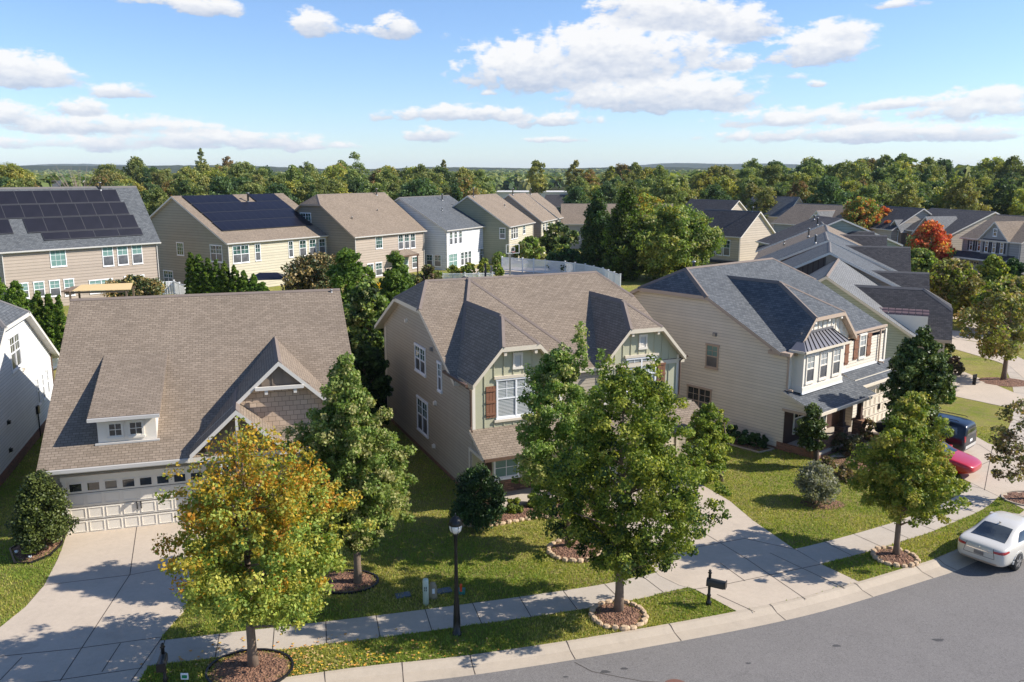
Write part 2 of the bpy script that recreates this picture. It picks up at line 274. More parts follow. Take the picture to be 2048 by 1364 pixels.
# ---------------------------------------------------------------- house kit
def clip(poly,a,b,c):                    # keep a*u+b*v+c>=0
    out=[]
    for i in range(len(poly)):
        p,q=poly[i],poly[(i+1)%len(poly)]; fp=a*p[0]+b*p[1]+c; fq=a*q[0]+b*q[1]+c
        if fp>=-1e-9: out.append(p)
        if (fp>1e-9 and fq<-1e-9) or (fp<-1e-9 and fq>1e-9):
            k=fp/(fp-fq); out.append((p[0]+(q[0]-p[0])*k,p[1]+(q[1]-p[1])*k))
    return out
def roof(root,foot,planes,mat='sh_brown',trim='cream',t=.19,cap='ridge_brown',name='roof',zmin=None):
    u0,u1,v0,v1=foot; P=list(planes); mb=MB(); uvs=[]
    me_v=[];me_f=[];mi=[];uvl=[]
    for i,(a,b,c) in enumerate(P):
        poly=[(u0,v0),(u1,v0),(u1,v1),(u0,v1)]
        for j,(a2,b2,c2) in enumerate(P):
            if j!=i and len(poly)>2: poly=clip(poly,a2-a,b2-b,c2-c)
        if zmin is not None and len(poly)>2: poly=clip(poly,a,b,c-zmin)
        if len(poly)<3: continue
        g=math.hypot(a,b); dn=(a/g,b/g) if g>1e-6 else (0,1); hd=(dn[1],-dn[0]); k=math.sqrt(1+g*g)
        n=len(poly); base=len(me_v)
        for (u,v) in poly: me_v.append((u,v,a*u+b*v+c))
        for (u,v) in poly: me_v.append((u,v,a*u+b*v+c-t))
        me_f.append([base+q for q in range(n)]); mi.append(0); uvl.append([((u*hd[0]+v*hd[1]),(u*dn[0]+v*dn[1])*k) for u,v in poly])
        me_f.append([base+n+q for q in range(n)][::-1]); mi.append(1); uvl.append([(0,0)]*n)
        for q in range(n):
            r=(q+1)%n; me_f.append([base+q,base+n+q,base+n+r,base+r]); mi.append(1); uvl.append([(0,0)]*4)
    me=bpy.data.meshes.new(name); me.from_pydata(me_v,[],me_f); me.materials.append(M[mat]); me.materials.append(M[trim])
    me.polygons.foreach_set('material_index',mi); ul=me.uv_layers.new(name='UVMap'); ul.data.foreach_set('uv',[x for f in uvl for p in f for x in p]); me.update()
    ro=link(bpy.data.objects.new(name,me),root)
    if cap:
        cb=MB()
        for i in range(len(P)):
            for j in range(i+1,len(P)):
                a,b,c=[P[i][k]-P[j][k] for k in range(3)]; g=math.hypot(a,b)
                if g<1e-6: continue
                p0=(-a*c/g/g,-b*c/g/g); d=(-b/g,a/g); lo,hi=-60.,60.
                cons=[(1,0,-u0),(-1,0,u1),(0,1,-v0),(0,-1,v1)]+[(P[k][0]-P[i][0],P[k][1]-P[i][1],P[k][2]-P[i][2]) for k in range(len(P)) if k not in (i,j)]
                if zmin is not None: cons.append((P[i][0],P[i][1],P[i][2]-zmin))
                for (A,B,Cc) in cons:
                    s=A*d[0]+B*d[1]; r=A*p0[0]+B*p0[1]+Cc
                    if abs(s)<1e-9:
                        if r<-1e-6: hi=lo-1
                    elif s>0: lo=max(lo,-r/s)
                    else: hi=min(hi,-r/s)
                if hi-lo<.3: continue
                nn=(a/g,b/g); wdt=.13
                for sgn,pl in ((-1,P[i]),(1,P[j])):   # i is the minimum where (Pi-Pj)<0
                    q=[]
                    for s in (lo,hi):
                        for o in (0,sgn*wdt):
                            u=p0[0]+d[0]*s+nn[0]*o; v=p0[1]+d[1]*s+nn[1]*o; q.append((u,v,pl[0]*u+pl[1]*v+pl[2]+.035-(.02 if o else 0)))
                    cb.add(q,[(0,1,3,2)] )
        if cb.v: cb.build('ridge_cap',M[cap],ro)
    return ro
def zroof(P,u,v): return min(a*u+b*v+c for a,b,c in P)
def walls(root,foot,planes,mats,t=.19,z0=-.1,name='wall'):
    u0,u1,v0,v1=foot; mb=MB(); P=planes
    S={'F':((u0,v0),(u1,v0)),'R':((u1,v0),(u1,v1)),'B':((u1,v1),(u0,v1)),'L':((u0,v1),(u0,v0))}; ml=[];idx={}
    for k,(p,q) in S.items():
        mk=mats.get(k,mats.get('*'))
        if mk is None: continue
        if mk not in idx: idx[mk]=len(ml); ml.append(M[mk])
        L=math.hypot(q[0]-p[0],q[1]-p[1]); f=[]
        for a,b,c in P:
            f.append(((a*(q[0]-p[0])+b*(q[1]-p[1])),a*p[0]+b*p[1]+c))
        ts={0.,1.}
        for i in range(len(f)):
            for j in range(i):
                dd=f[i][0]-f[j][0]
                if abs(dd)>1e-9:
                    s=(f[j][1]-f[i][1])/dd
                    if 0<s<1: ts.add(s)
        ts=sorted(ts); top=[(p[0]+(q[0]-p[0])*s,p[1]+(q[1]-p[1])*s,max(z0+.05,min(m*s+k2 for m,k2 in f)-t+.01)) for s in ts]
        vs=[(p[0],p[1],z0),(q[0],q[1],z0)]+top[::-1]; mb.add(vs,[list(range(len(vs)))],idx[mk])
    return mb.build(name,ml,root)
def house(name,label,O,a,group=None,cat='house'):
    return thing(name,label,cat,(O[0],O[1],0),R(a),group)
def place(o,side,c,s):
    if side=='F': o.location=(s,c,0); rz=0
    elif side=='L': o.location=(c,s,0); rz=-math.pi/2
    elif side=='R': o.location=(c,s,0); rz=math.pi/2
    else: o.location=(s,c,0); rz=math.pi
    o.rotation_euler=(0,0,rz)
WC={}
def winmesh(w,h,n,gl,lo,fr,mun):
    k=(round(w,2),round(h,2),n,gl,lo,fr,mun)
    if k in WC: return WC[k]
    f=MB(); p=MB(); e=.075; y0,y1=-.05,.02
    f.box(-w/2-.02,w/2+.02,y0-.02,y1,-.09,0); f.box(-w/2-.03,w/2+.03,y0-.015,y1,h-e*.6,h+.06)
    for x in (-w/2,w/2-e): f.box(x,x+e,y0,y1,0,h-e*.6)
    uw=(w-2*e-(n-1)*.07)/n
    for i in range(n):
        x0=-w/2+e+i*(uw+.07); x1=x0+uw
        if i: f.box(x0-.07,x0,y0,y1,0,h-e*.6)
        sh_=1 if mun[0]=='1' else 0
        mid=h*.5 if not sh_ else 0
        if not sh_:
            f.box(x0,x1,y0+.01,y1-.002,mid-.03,mid+.03)
        f.box(x0,x1,y0+.012,y1-.004,0,.05)
        nx,ny=int(mun[1]),int(mun[2])
        zb=mid+.03 if not sh_ else .05; zt=h-e*.6
        for q in range(1,nx): xx=x0+(x1-x0)*q/nx; f.box(xx-.012,xx+.012,-.028,y1-.006,zb,zt)
        for q in range(1,ny): zz=zb+(zt-zb)*q/ny; f.box(x0,x1,-.026,y1-.008,zz-.012,zz+.012)
        if len(mun)>3:
            nx,ny=int(mun[3]),int(mun[4])
            for q in range(1,nx): xx=x0+(x1-x0)*q/nx; f.box(xx-.012,xx+.012,-.028,y1-.006,.05,mid-.03)
            for q in range(1,ny): zz=.05+(mid-.08)*q/ny; f.box(x0,x1,-.026,y1-.008,zz-.012,zz+.012)
        p.add([(x0,-.014,zb),(x1,-.014,zb),(x1,-.014,zt),(x0,-.014,zt)],[(0,1,2,3)],0)
        if not sh_: p.add([(x0,-.012,.05),(x1,-.012,.05),(x1,-.012,mid-.03),(x0,-.012,mid-.03)],[(0,1,2,3)],1)
    WC[k]=(f.mesh('window',[M[fr]]),p.mesh('pane',[M[gl],M[lo]])); return WC[k]
def win(root,side,c,s0,s1,z0,z1,n=1,gl='glass',lo='screen',fr='vinyl',mun='022'):
    a,b=winmesh(abs(s1-s0),z1-z0,n,gl,lo,fr,mun)
    o=inst('window',a,root); place(o,side,c,(s0+s1)/2); o.location.z=z0; inst('pane',b,o); return o
def boxpart(root,name,side,c,s0,s1,z0,z1,mat,d=.05,lab=None):
    mb=MB(); w=abs(s1-s0); mb.box(-w/2,w/2,-d,.015,0,z1-z0); o=mb.build(name,M[mat],root); place(o,side,c,(s0+s1)/2); o.location.z=z0
    if lab:o['label']=lab
    return o
def shutter(root,side,c,s0,s1,z0,z1,mat='shutter',style='board'):
    k=('sh',round(abs(s1-s0),2),round(z1-z0,2),mat)
    if k not in WC:
        mb=MB(); w=abs(s1-s0); h=z1-z0; nb=3
        for i in range(nb): mb.box(-w/2+i*w/nb+.006,-w/2+(i+1)*w/nb-.006,-.045,.01,0,h)
        for zz in (h*.08,h*.47,h*.84): mb.box(-w/2,w/2,-.075,-.04,zz,zz+.09)
        WC[k]=mb.mesh('shutter',[M[mat]])
    o=inst('shutter',WC[k],root); place(o,side,c,(s0+s1)/2); o.location.z=z0; return o
def louvre(root,side,c,s0,s1,z0,z1):
    mb=MB(); w=s1-s0; h=z1-z0
    mb.box(-w/2,-w/2+.08,-.06,.01,0,h); mb.box(w/2-.08,w/2,-.06,.01,0,h); mb.box(-w/2,w/2,-.07,.01,h-.08,h+.03); mb.box(-w/2-.02,w/2+.02,-.08,.01,-.04,.06)
    n=7
    for i in range(n):
        z=.07+(h-.16)*i/n; mb.add([(-w/2+.08,-.05,z),(w/2-.08,-.05,z),(w/2-.08,0,z+(h-.16)/n*.9),(-w/2+.08,0,z+(h-.16)/n*.9)],[(0,1,2,3)])
    o=mb.build('gable_vent',M['whitepanel'],root); place(o,side,c,(s0+s1)/2); o.location.z=z0
def battens(root,side,c,s0,s1,planes,z0,mat,step=.42,t=.2,skip=(),zt=None,v=0):
    mb=MB(); n=int((s1-s0)/step); 
    for i in range(n+1):
        s=s0+.03+(s1-s0-.06)*i/n; z=(zroof(planes,s,c+.01) if side=='F' else zroof(planes,c+.01,s))-t
        if zt is not None: z=min(z,zt)
        segs=[(z0,z)]
        for (a,b,za,zb) in skip:
            if a-.02<s<b+.02:
                ns=[]
                for (p,q) in segs:
                    if za>p: ns.append((p,min(q,za)))
                    if zb<q: ns.append((max(p,zb),q))
                segs=ns
        for p,q in segs:
            if q-p>.1:
                if side=='F': mb.box(s-.02,s+.02,c-.03,c+.01,p,q)
                else: mb.box(c-.03,c+.01,s-.02,s+.02,p,q)
    mb.build('batten',M[mat],root)
def gutter(root,u0,u1,v,z,mat='gutter',name='gutter'):
    mb=MB(); mb.box(u0,u1,v-.11,v-.005,z-.12,z+.005); return mb.build(name,M[mat],root)
def pipe(root,u,v,z0,z1,mat='gutter',dv=-.07,kick=True):
    mb=MB(); mb.box(u-.04,u+.04,v+dv-.035,v+dv+.035,z0,z1)
    if kick: mb.box(u-.04,u+.04,v+dv-.3,v+dv+.0,z0-.06,z0+.02)
    return mb.build('downspout',M[mat],root)
def flue(root,u,v,z,h=.5,r=.05,mat='galv'):
    mb=MB(); mb.lathe([(r,-.3),(r,h),(r*1.7,h),(r*1.7,h+.07),(r*.5,h+.1)],10,(u,v,z)); mb.lathe([(r*2.2,-.1),(r*1.2,.12)],10,(u,v,z)); return mb.build('vent_pipe',M[mat],root,True)
def garage(root,c,u0,u1,h=2.12,mat='cream',wins=8,side='F',dark=True,split=False):
    w=u1-u0; d=MB(); d.box(-w/2,w/2,.03,.08,0,h)
    cols=8; pw=w/cols
    for r in range(4):
        z0=h/4*r+.04; z1=h/4*(r+1)-.04
        for k in range(cols):
            x0=-w/2+pw*k+.05; x1=x0+pw-.10
            if r==3: continue
            d.box(x0,x1,.012,.04,z0+.03,z0+.05); d.box(x0,x1,.012,.04,z1-.05,z1-.03); d.box(x0,x0+.02,.012,.04,z0+.05,z1-.05); d.box(x1-.02,x1,.012,.04,z0+.05,z1-.05)
        if r<3: d.box(-w/2,w/2,.015,.035,h/4*(r+1)-.012,h/4*(r+1)+.004,1)
    o=d.build('garage_door',[M[mat],M['joint']],root); place(o,side,c-.09,(u0+u1)/2)
    for k in range(cols):
        x0=-w/2+pw*k+.1; x1=x0+pw-.2; fr=MB(); pn=MB(); pn.add([(x0,.018,h*.79),(x1,.018,h*.79),(x1,.018,h*.93),(x0,.018,h*.93)],[(0,1,2,3)]); pn.build('pane',M['darkglass'],o)
        fr.box(x0-.03,x0,.008,.03,h*.79,h*.93); fr.box(x1,x1+.03,.008,.03,h*.79,h*.93)
        fr.box(x0-.03,x1+.03,.008,.03,h*.93,h*.945); fr.box(x0-.03,x1+.03,.008,.03,h*.775,h*.79)
        if split: fr.box((x0+x1)/2-.015,(x0+x1)/2+.015,.008,.03,h*.79,h*.93)
        fr.build('window_trim',M[mat],o)
    for dx in (-.09,.05):
        hb=MB(); hb.box(dx,dx+.035,-.03,.03,h*.36,h*.50); hb.build('handle',M['black'],o)
    f=MB(); f.box(-w/2-.14,-w/2,-.03,.09,0,h+.0); f.box(w/2,w/2+.14,-.03,.09,0,h); f.box(-w/2-.18,w/2+.18,-.045,.09,h,h+.16)
    g=f.build('door_frame',M[mat],root); place(g,side,c-.08,(u0+u1)/2); return o
def fasc(root,foot,z,mat,name='fascia'): pass
# ================================================================= HOUSE 2 (centre)
h2=house('house','sage green and taupe house with twin clipped front gables and brown roof in the middle','' or (-1.645,33.247),23.65)
p=.51; z0=7.17-p*5.79
MAIN=[(0,p,z0),(0,-p,8.225+p*7.86),(1.05,0,7.17+1.05*.35),(-1.05,0,7.17+1.05*11.1)]
roof(h2,(-.35,11.15,1.15,14.1),MAIN)
walls(h2,(0,10.8,1.35,13.4),MAIN,{'*':'sd_h2'})
G1=[(1.12,0,7.38-1.12*2.05),(-1.12,0,7.38+1.12*2.05),(0,.45,6.45+.45*.35)]
BIG=[(1.12,0,7.372-1.12*2.05),(-.97,0,8.08+.97*3.0),(0,.50,8.05-.50*7.3),(0,-.5,8.1+.5*8.6)]
roof(h2,(-.32,4.45,-.42,2.7),G1,zmin=4.98); roof(h2,(.06,4.2,2.7,6.6),G1,zmin=5.2)
roof(h2,(.9,6.1,1.2,8.6),BIG,t=.1,zmin=5.1)
walls(h2,(0,4.1,0,1.34),G1,{'F':'sagepanel','*':'sd_h2'},z0=-.1)
G2=[(1.12,0,7.42-1.12*8.85),(-1.12,0,7.42+1.12*8.85),(0,.45,6.5-.45*1.0)]
roof(h2,(6.45,11.2,.85,7.0),G2,zmin=4.98)
walls(h2,(6.85,10.82,1.2,4),G2,{'F':'sagepanel','*':'sd_h2'})
win(h2,'F',0,1.08,2.86,3.38,5.0,2,'blind','blind','vinyl','022')
boxpart(h2,'window_head','F',0,.98,2.96,5.03,5.15,'cream',.09); boxpart(h2,'window_sill','F',0,.98,2.96,3.2,3.3,'cream',.09)
shutter(h2,'F',0,.62,1.04,3.42,4.75); shutter(h2,'F',0,2.9,3.32,3.42,4.75)
win(h2,'F',1.2,8.0,9.6,3.45,5.02,2,'blind','blind','vinyl','022'); boxpart(h2,'window_head','F',1.2,7.9,9.7,5.06,5.18,'cream',.09)
shutter(h2,'F',1.2,7.5,7.92,3.5,4.8); shutter(h2,'F',1.2,9.68,10.1,3.5,4.8)
louvre(h2,'F',0,1.82,2.26,5.42,6.05); louvre(h2,'F',1.2,8.62,9.06,5.45,6.08)
battens(h2,'F',0,.1,4.05,G1,3.0,'sagepanel',.40,skip=[(.98,2.96,3.2,5.15),(.62,3.32,3.42,4.75),(1.8,2.3,5.35,6.1)])
battens(h2,'F',1.2,6.95,10.75,G2,3.0,'sagepanel',.40,skip=[(7.9,9.7,3.3,5.18),(7.5,10.1,3.5,4.8),(8.6,9.1,5.4,6.15)])
for (c,u) in ((0,.02),(0,3.98),(1.2,6.87),(1.2,10.72)): boxpart(h2,'corner_board','F',c,u,u+.13,3.0,5.0,'whitepanel',.035)
for (vv,us) in ((-.4,(1.35,2.72)),(.87,(8.15,9.5))):
    for u in us:
        b=MB(); b.box(u-.06,u+.06,vv+.02,vv+.42,6.05 if vv<0 else 6.1,6.2 if vv<0 else 6.24); b.build('bracket',M['cream'],h2)
# left wall
win(h2,'L',0,5.98,7.62,3.95,5.2,2) ; win(h2,'L',0,3.65,4.2,3.72,5.0,1); win(h2,'L',0,5.79,7.45,1.0,2.62,2)
boxpart(h2,'corner_board','L',0,12.9,13.1,-.05,5.15,'cream',.03)
def sidevent(root,side,c,s,z,mat='whitepanel'):
    b=MB(); b.box(-.09,.09,-.12,.01,0,.14); b.box(-.12,.12,-.03,.012,-.03,.17); o=b.build('wall_vent',M[mat],root); place(o,side,c,s); o.location.z=z
sidevent(h2,'L',0,8.9,6.05); sidevent(h2,'L',0,5.0,5.35,'galv'); sidevent(h2,'L',0,4.6,2.9); sidevent(h2,'L',0,4.9,.75)
b=MB(); b.box(-.2,.2,-.06,.01,0,.55); b.box(-.12,.12,-.14,-.05,.08,.45); o=b.build('electric_meter',M['galv'],h2); place(o,'L',0,12.2); o.location.z=1.5
b=MB(); b.box(-.012,.02,.0,13.42,-.1,.16); b.build('foundation',M['brick'],h2)
gutter(h2,-.35,-.24,0,5.0) ; 
mb=MB(); mb.box(-.42,-.30,-.42,2.4,4.92,5.03); mb.build('gutter',M['browngutter'],h2)
mb=MB(); mb.tube([(-.36,-.38,4.95),(-.3,-.2,4.85),(-.07,-.07,4.7),(-.07,-.07,3.15),(-.12,-.35,3.02)],.04,6); mb.build('downspout',M['browngutter'],h2)
mb=MB(); mb.tube([(11.2,.95,4.95),(11.0,1.1,4.8),(10.88,1.12,4.7),(10.88,1.12,2.9)],.04,6); mb.build('downspout',M['browngutter'],h2)
# porch / garage skirt roof
SK=[(0,.48,3.0)]; 
roof(h2,(-.12,10.95,-1.55,.02),SK,t=.14,name='porch_roof',cap=None)
gutter(h2,-.1,10.9,-1.55,2.24,'browngutter')
walls(h2,(4.2,10.8,-.02,1.3),[(0,0,3.1)],{'*':'sd_h2'},t=0)
tri=MB(); tri.add([(0.02,0,2.15),(0.02,-1.45,2.15),(0.02,0,2.86),(0.02,-1.45,2.2)],[(0,1,3,2)]); tri.build('porch_gable_siding',M['sd_h2'],h2)
boxpart(h2,'porch_trim','L',.0,-1.5,.3,2.05,2.18,'cream',.04); boxpart(h2,'porch_trim','L',.0,.16,.3,0.0,2.05,'cream',.04)
for u in (.2,4.0):
    b=MB(); b.box(u-.11,u+.11,-1.4,-1.18,.75,2.25); b.build('porch_post',M['brown'],h2); b=MB(); b.box(u-.22,u+.22,-1.5,-1.08,0,.75); b.box(u-.26,u+.26,-1.54,-1.04,.75,.83); b.build('pier',M['stonewall'],h2)
b=MB(); b.box(0,4.2,-1.5,0,-.05,.1); b.build('porch_floor',M['walk'],h2)
win(h2,'F',0,.95,2.1,.75,2.45,1,'curtain','curtain','vinyl','02222'); b=MB(); b.box(0.,4.2,-.05,.01,0,.62); b.build('stone_base',M['stonewall'],h2)
b=MB(); b.box(-.45,.45,-.05,.02,0,2.05); o=b.build('front_door',M['brown'],h2); place(o,'F',0,3.2); o.location.z=.1; hb=MB(); hb.box(.32,.37,-.1,-.04,.95,1.1); hb.build('handle',M['galv'],o)
garage(h2,0,5.1,9.98,2.12,'cream')
# ================================================================= HOUSE 1 (left)
h1=house('house','brown roofed house with broad white garage door, small dormer and stacked front gables',(-17.178,29.549),17)
s1,c1=.5666,3.0786
M1=[(0,s1,c1),(0,-s1,7.78+s1*8.29)]
roof(h1,(-.15,11.72,-.58,17.1),M1,trim='white')
walls(h1,(0,11.55,.02,16.6),M1,{'*':'sd_h1'})
gutter(h1,-.15,5.0,-.58,2.74); pipe(h1,.06,-.0,.2,2.5)
AG=[(.92,0,6.12-.92*8.48),(-.92,0,6.12+.92*8.48)]
roof(h1,(5.1,11.85,.12,6.2),AG,trim='white',zmin=3.0); walls(h1,(5.5,11.5,.55,4),AG,{'F':'shake','*':'sd_h1'})
BG=[(.92,0,4.58-.92*6.82),(-.92,0,4.58+.92*6.82)]
roof(h1,(5.08,8.56,-.95,3),BG,trim='white',zmin=2.95); walls(h1,(5.62,8.05,-.45,.3),BG,{'F':'taupepanel','*':'sd_h1'})
battens(h1,'F',-.45,5.65,8.02,BG,2.68,'taupepanel',.34)
boxpart(h1,'trim_band','F',-.45,5.55,8.12,2.45,2.66,'white',.06); boxpart(h1,'trim_band','L',5.62,-.45,.02,2.45,2.66,'white',.05)
boxpart(h1,'king_post','F',-.93,6.77,6.87,3.6,4.3,'white',.03)
boxpart(h1,'louvre_panel','F',-.45,6.65,7.0,3.05,3.55,'whitepanel',.05)
boxpart(h1,'cross_beam','F',.16,7.55,9.4,5.0,5.13,'white',.1)
AP=MB(); AP.add([(7.3,.3,5.1),(9.65,.3,5.1),(8.48,.3,5.98)],[(0,1,2)]); AP.build('gable_panel',M['taupepanel'],h1)
for u in (7.8,8.2,8.55,8.95): boxpart(h1,'batten','F',.3,u,u+.05,5.13,zroof(AG,u,1)-.2,'taupepanel',.03)
for u in (7.9,9.0): boxpart(h1,'bracket','F',.3,u,u+.12,4.82,5.0,'white',.2)
walls(h1,(8.4,11.4,-.1,.5),[(0,0,2.95)],{'*':'sd_h1'},t=0)
win(h1,'F',-.45,6.1,7.5,.7,2.3,2); win(h1,'F',-.1,9.0,10.4,.7,2.2,2,)
garage(h1,.02,.66,5.5,2.12,'whitepanel')
b=MB(); b.box(-.05,.46,-.05,.06,-.05,.75); b.build('stone_base',M['stonewall'],h1)
ln=MB(); ln.lathe([(.03,.0),(.09,.03),(.1,.2),(.05,.26),(.02,.3)],8,(0,-.12,0)); ln.box(-.05,.05,-.12,.01,.1,.25); o=ln.build('wall_lantern',[M['black']],h1); place(o,'F',.02,.28); o.location.z=1.75
gl=MB(); gl.lathe([(.075,-.12),(.085,.02)],8,(0,-.12,0)); gl.build('lantern_glass',M['whitepanel'],o)
# dormer
DS=[(0,.30,4.38-.30*.05)]
roof(h1,(1.55,4.04,.12,4.95),DS,trim='ridge_brown',t=.09,cap=None,name='dormer_roof')
walls(h1,(1.8,3.85,.45,4.2),DS,{'*':'whitepanel'},z0=2.9,name='dormer_wall')
gutter(h1,1.55,4.04,.12,4.38)
win(h1,'F',.45,2.14,2.70,3.53,4.08,1,'darkglass','darkglass','whitepanel','122'); win(h1,'F',.45,2.86,3.42,3.53,4.08,1,'darkglass','darkglass','whitepanel','122')
boxpart(h1,'flashing','F',.43,1.7,3.95,3.27,3.33,'gutter',.12)
flue(h1,11.3,8.1,7.6,.12,.03)
# ================================================================= HOUSE 0 (far left edge)
h0=house('house','pale grey clapboard house side wall with brick base cut off by the left edge',(-24.463,42.2),17)
pz=.6
H0=[(0,-pz,3.45+pz*4.1),(0,pz,3.45+pz*11),(-.85,0,6.62+.85*.35)]
roof(h0,(-14,.35,-11.2,4.33),H0,'sh_grey','white',cap='ridge_grey'); walls(h0,(-13.5,0,-10.6,3.7),H0,{'*':'sd_hw'},z0=.45)
b=MB(); b.box(-13.5,.03,-10.62,3.72,-.1,.46); b.build('brick_base',M['brick'],h0)
win(h0,'R',0,-4.13,-2.34,4.25,5.85,2,'darkglass'); 
for v in (-.1,1.0,2.1): win(h0,'R',0,v,v+.42,1.6,2.95,1,'darkglass','darkglass')
boxpart(h0,'corner_board','R',0,3.58,3.72,.46,3.5,'browngutter',.05)
b=MB(); b.box(-.15,.15,-.12,.01,0,.4); b.tube([(0,-.05,0),(0,-.05,-1.3)],.03,6); o=b.build('electric_meter',M['black'],h0); place(o,'R',0,-.53); o.location.z=1.25
sidevent(h0,'R',0,-2.2,3.9); sidevent(h0,'R',0,-5.7,2.2,'black'); sidevent(h0,'R',0,-5.9,.95,'black')
# ================================================================= HOUSE 3 (right)
h3=house('house','cream sided house with blue grey roof, metal roofed bay window and stone porch piers',(13.204,39.547),41)
c3=7.14-.51*4.55
M3=[(0,.51,c3),(0,-.51,8.41+.51*6.68),(1.0,0,7.14+.35),(-1.0,0,7.2+10.3*1.0+.0)]
roof(h3,(-.35,10.35,.2,13.6),M3,'sh_grey','taupe',cap='ridge_brown'); walls(h3,(0,10.,.0,13),M3,{'*':'sd_h3'})
G3=[(.98,0,7.8-.98*3.2),(-.98,0,7.8+.98*3.2),(0,.46,6.45+.46*.3)]
roof(h3,(-.3,6.05,-.35,1.3),G3,'sh_grey','taupe',cap='ridge_brown',zmin=4.92); roof(h3,(.15,5.95,1.3,6.6),G3,'sh_grey','taupe',cap='ridge_brown',zmin=5.1); walls(h3,(.02,5.75,-.02,1.5),G3,{'*':'sd_h3','F':'whitepanel'})
battens(h3,'F',-.02,.9,5.6,G3,5.3,'cream',.42)
for u in (1.9,3.2,4.4):
    b=MB(); b.box(u-.07,u+.07,-.3,.0,6.1,6.23); b.build('bracket',M['whitepanel'],h3)
boxpart(h3,'fascia','L',.03,-.3,.9,4.75,4.92,'taupe',.33)
# bay
b=MB(); b.box(.42,4.15,-.62,0,3.05,5.0); b.box(.38,4.19,-.66,0,2.95,3.2); b.build('bay',M['whitepanel'],h3)
for u in (.62,1.86,3.10): win(h3,'F',-.62,u,u+.78,3.4,4.72,1,'blind','screen','whitepanel','022')
mr_=MB(); a0,a1,zt,zb=1.2,3.95,5.62,5.02
mr_.add([(.12,-.85,zb),(4.4,-.85,zb),(a1,-.03,zt),(a0,-.03,zt),(.12,-.03,zb),(4.4,-.03,zb)],[(0,1,2,3),(4,0,3),(1,5,2),(0,4,5,1)])
mro=mr_.build('bay_roof',M['metalroof'],h3)
sm=MB()
for i in range(11):
    x=.3+4.0*i/10; xt=min(max(x*.72+1.0,a0),a1); sm.tube([(x,-.86,zb+.02),(xt,-.04,zt+.02)],.022,4)
sm.build('roof_seam',M['black'],mro)
b=MB(); b.box(.08,4.44,-.9,-.84,zb-.1,zb+.01); b.box(.08,.12,-.9,-.0,zb-.1,zb+.01); b.build('bay_fascia',M['cream'],h3)
boxpart(h3,'flashing','F',-.03,a0-.2,a1+.1,zt,zt+.12,'metalroof',.04)
win(h3,'F',0,7.0,7.75,3.62,4.85,1,'blind','screen','whitepanel','022'); shutter(h3,'F',0,6.45,6.88,3.6,4.85); shutter(h3,'F',0,7.87,8.3,3.6,4.85)
win(h3,'F',0,4.55,5.35,3.5,4.8,1,'blind','screen','whitepanel','022'); shutter(h3,'F',0,5.5,5.9,3.45,4.75)
for u in (.0,9.85): boxpart(h3,'corner_board','F',-.03,u,u+.15,3.0,4.9,'whitepanel',.04)
pipe(h3,-.02,-.02,3.1,4.8,'taupe'); pipe(h3,9.2,-.02,3.15,4.95,'taupe'); gutter(h3,6.0,10.35,.2,5.05,'taupe')
P3=[(0,.36,3.03)]
roof(h3,(-.28,5.35,-1.95,.02),P3,'sh_grey','cream',t=.16,name='porch_roof',cap=None); P3b=[(0,.46,3.1)]
roof(h3,(5.3,10.9,-1.15,.02),P3b,'sh_grey','cream',t=.16,name='garage_roof',cap=None); gutter(h3,-.28,5.35,-1.95,2.33,'cream'); gutter(h3,5.36,10.9,-1.15,2.57,'cream')
boxpart(h3,'flashing','F',-.01,4.2,10,3.07,3.14,'vinyl',.06); boxpart(h3,'flashing','F',-.63,.35,4.2,2.88,2.95,'vinyl',.06)
tri=MB(); tri.add([(0.0,0,2.1),(0.0,-1.9,2.1),(0,-1.9,2.2),(0.0,0,2.87)],[(0,1,2,3)]); tri.build('porch_gable_siding',M['sd_h3'],h3)
boxpart(h3,'porch_trim','L',0,-1.9,.1,2.0,2.12,'taupe',.05)
walls(h3,(5.4,10.8,-.75,.0),[(0,0,2.8)],{'*':'sd_h3'},t=0,name='garage_wall'); garage(h3,-.77,6.1,10.1,2.15,'cream',split=True)
b=MB(); b.box(0,5.35,-1.85,0,-.1,.28); b.build('porch_floor',M['walk'],h3)
b=MB(); b.box(-.02,5.4,-1.87,-1.7,-.1,.16); b.box(-.02,.03,-1.87,.3,-.1,.4); b.build('brick_base',M['brick'],h3)
for u in (.15,2.75,4.55):
    b=MB(); b.box(u-.1,u+.1,-1.65,-1.45,1.05,2.35); b.box(u-.14,u+.14,-1.69,-1.41,1.05,1.25); b.build('porch_post',M['brown'],h3)
    b=MB(); b.box(u-.24,u+.24,-1.79,-1.31,.28,1.0); b.box(u-.29,u+.29,-1.84,-1.26,1.0,1.07); b.build('pier',M['stonewall'],h3)
b=MB(); b.box(.4,2.5,-1.72,-1.5,.28,.75); b.build('low_stone_wall',M['stonewall'],h3)
b=MB(); b.box(.02,5.4,-.04,-.01,.28,2.4); b.build('porch_wall',M['brown'],h3)
win(h3,'F',-.04,.8,1.7,.75,2.15,1,'darkglass','screen','whitepanel','022'); win(h3,'F',-.04,3.5,4.0,.4,2.1,1,'curtain','curtain','whitepanel','112')
b=MB(); b.box(-.45,.45,-.06,.02,0,1.85); o=b.build('front_door',M['cream'],h3); place(o,'F',-.04,2.75); o.location.z=.28; hb=MB(); hb.box(.32,.37,-.11,-.05,.9,1.05); hb.build('handle',M['black'],o)
win(h3,'L',0,3.91,4.7,3.42,4.6,1,'curtain','screen','taupe','022'); win(h3,'L',0,4.23,5.79,.72,2.2,2,'darkglass','screen','taupe','022'); win(h3,'L',0,8.35,9.15,3.55,4.75,1,'curtain','screen','taupe','022')
sidevent(h3,'L',0,4.2,5.1,'galv'); flue(h3,3.3,8.2,7.6,.75,.07)
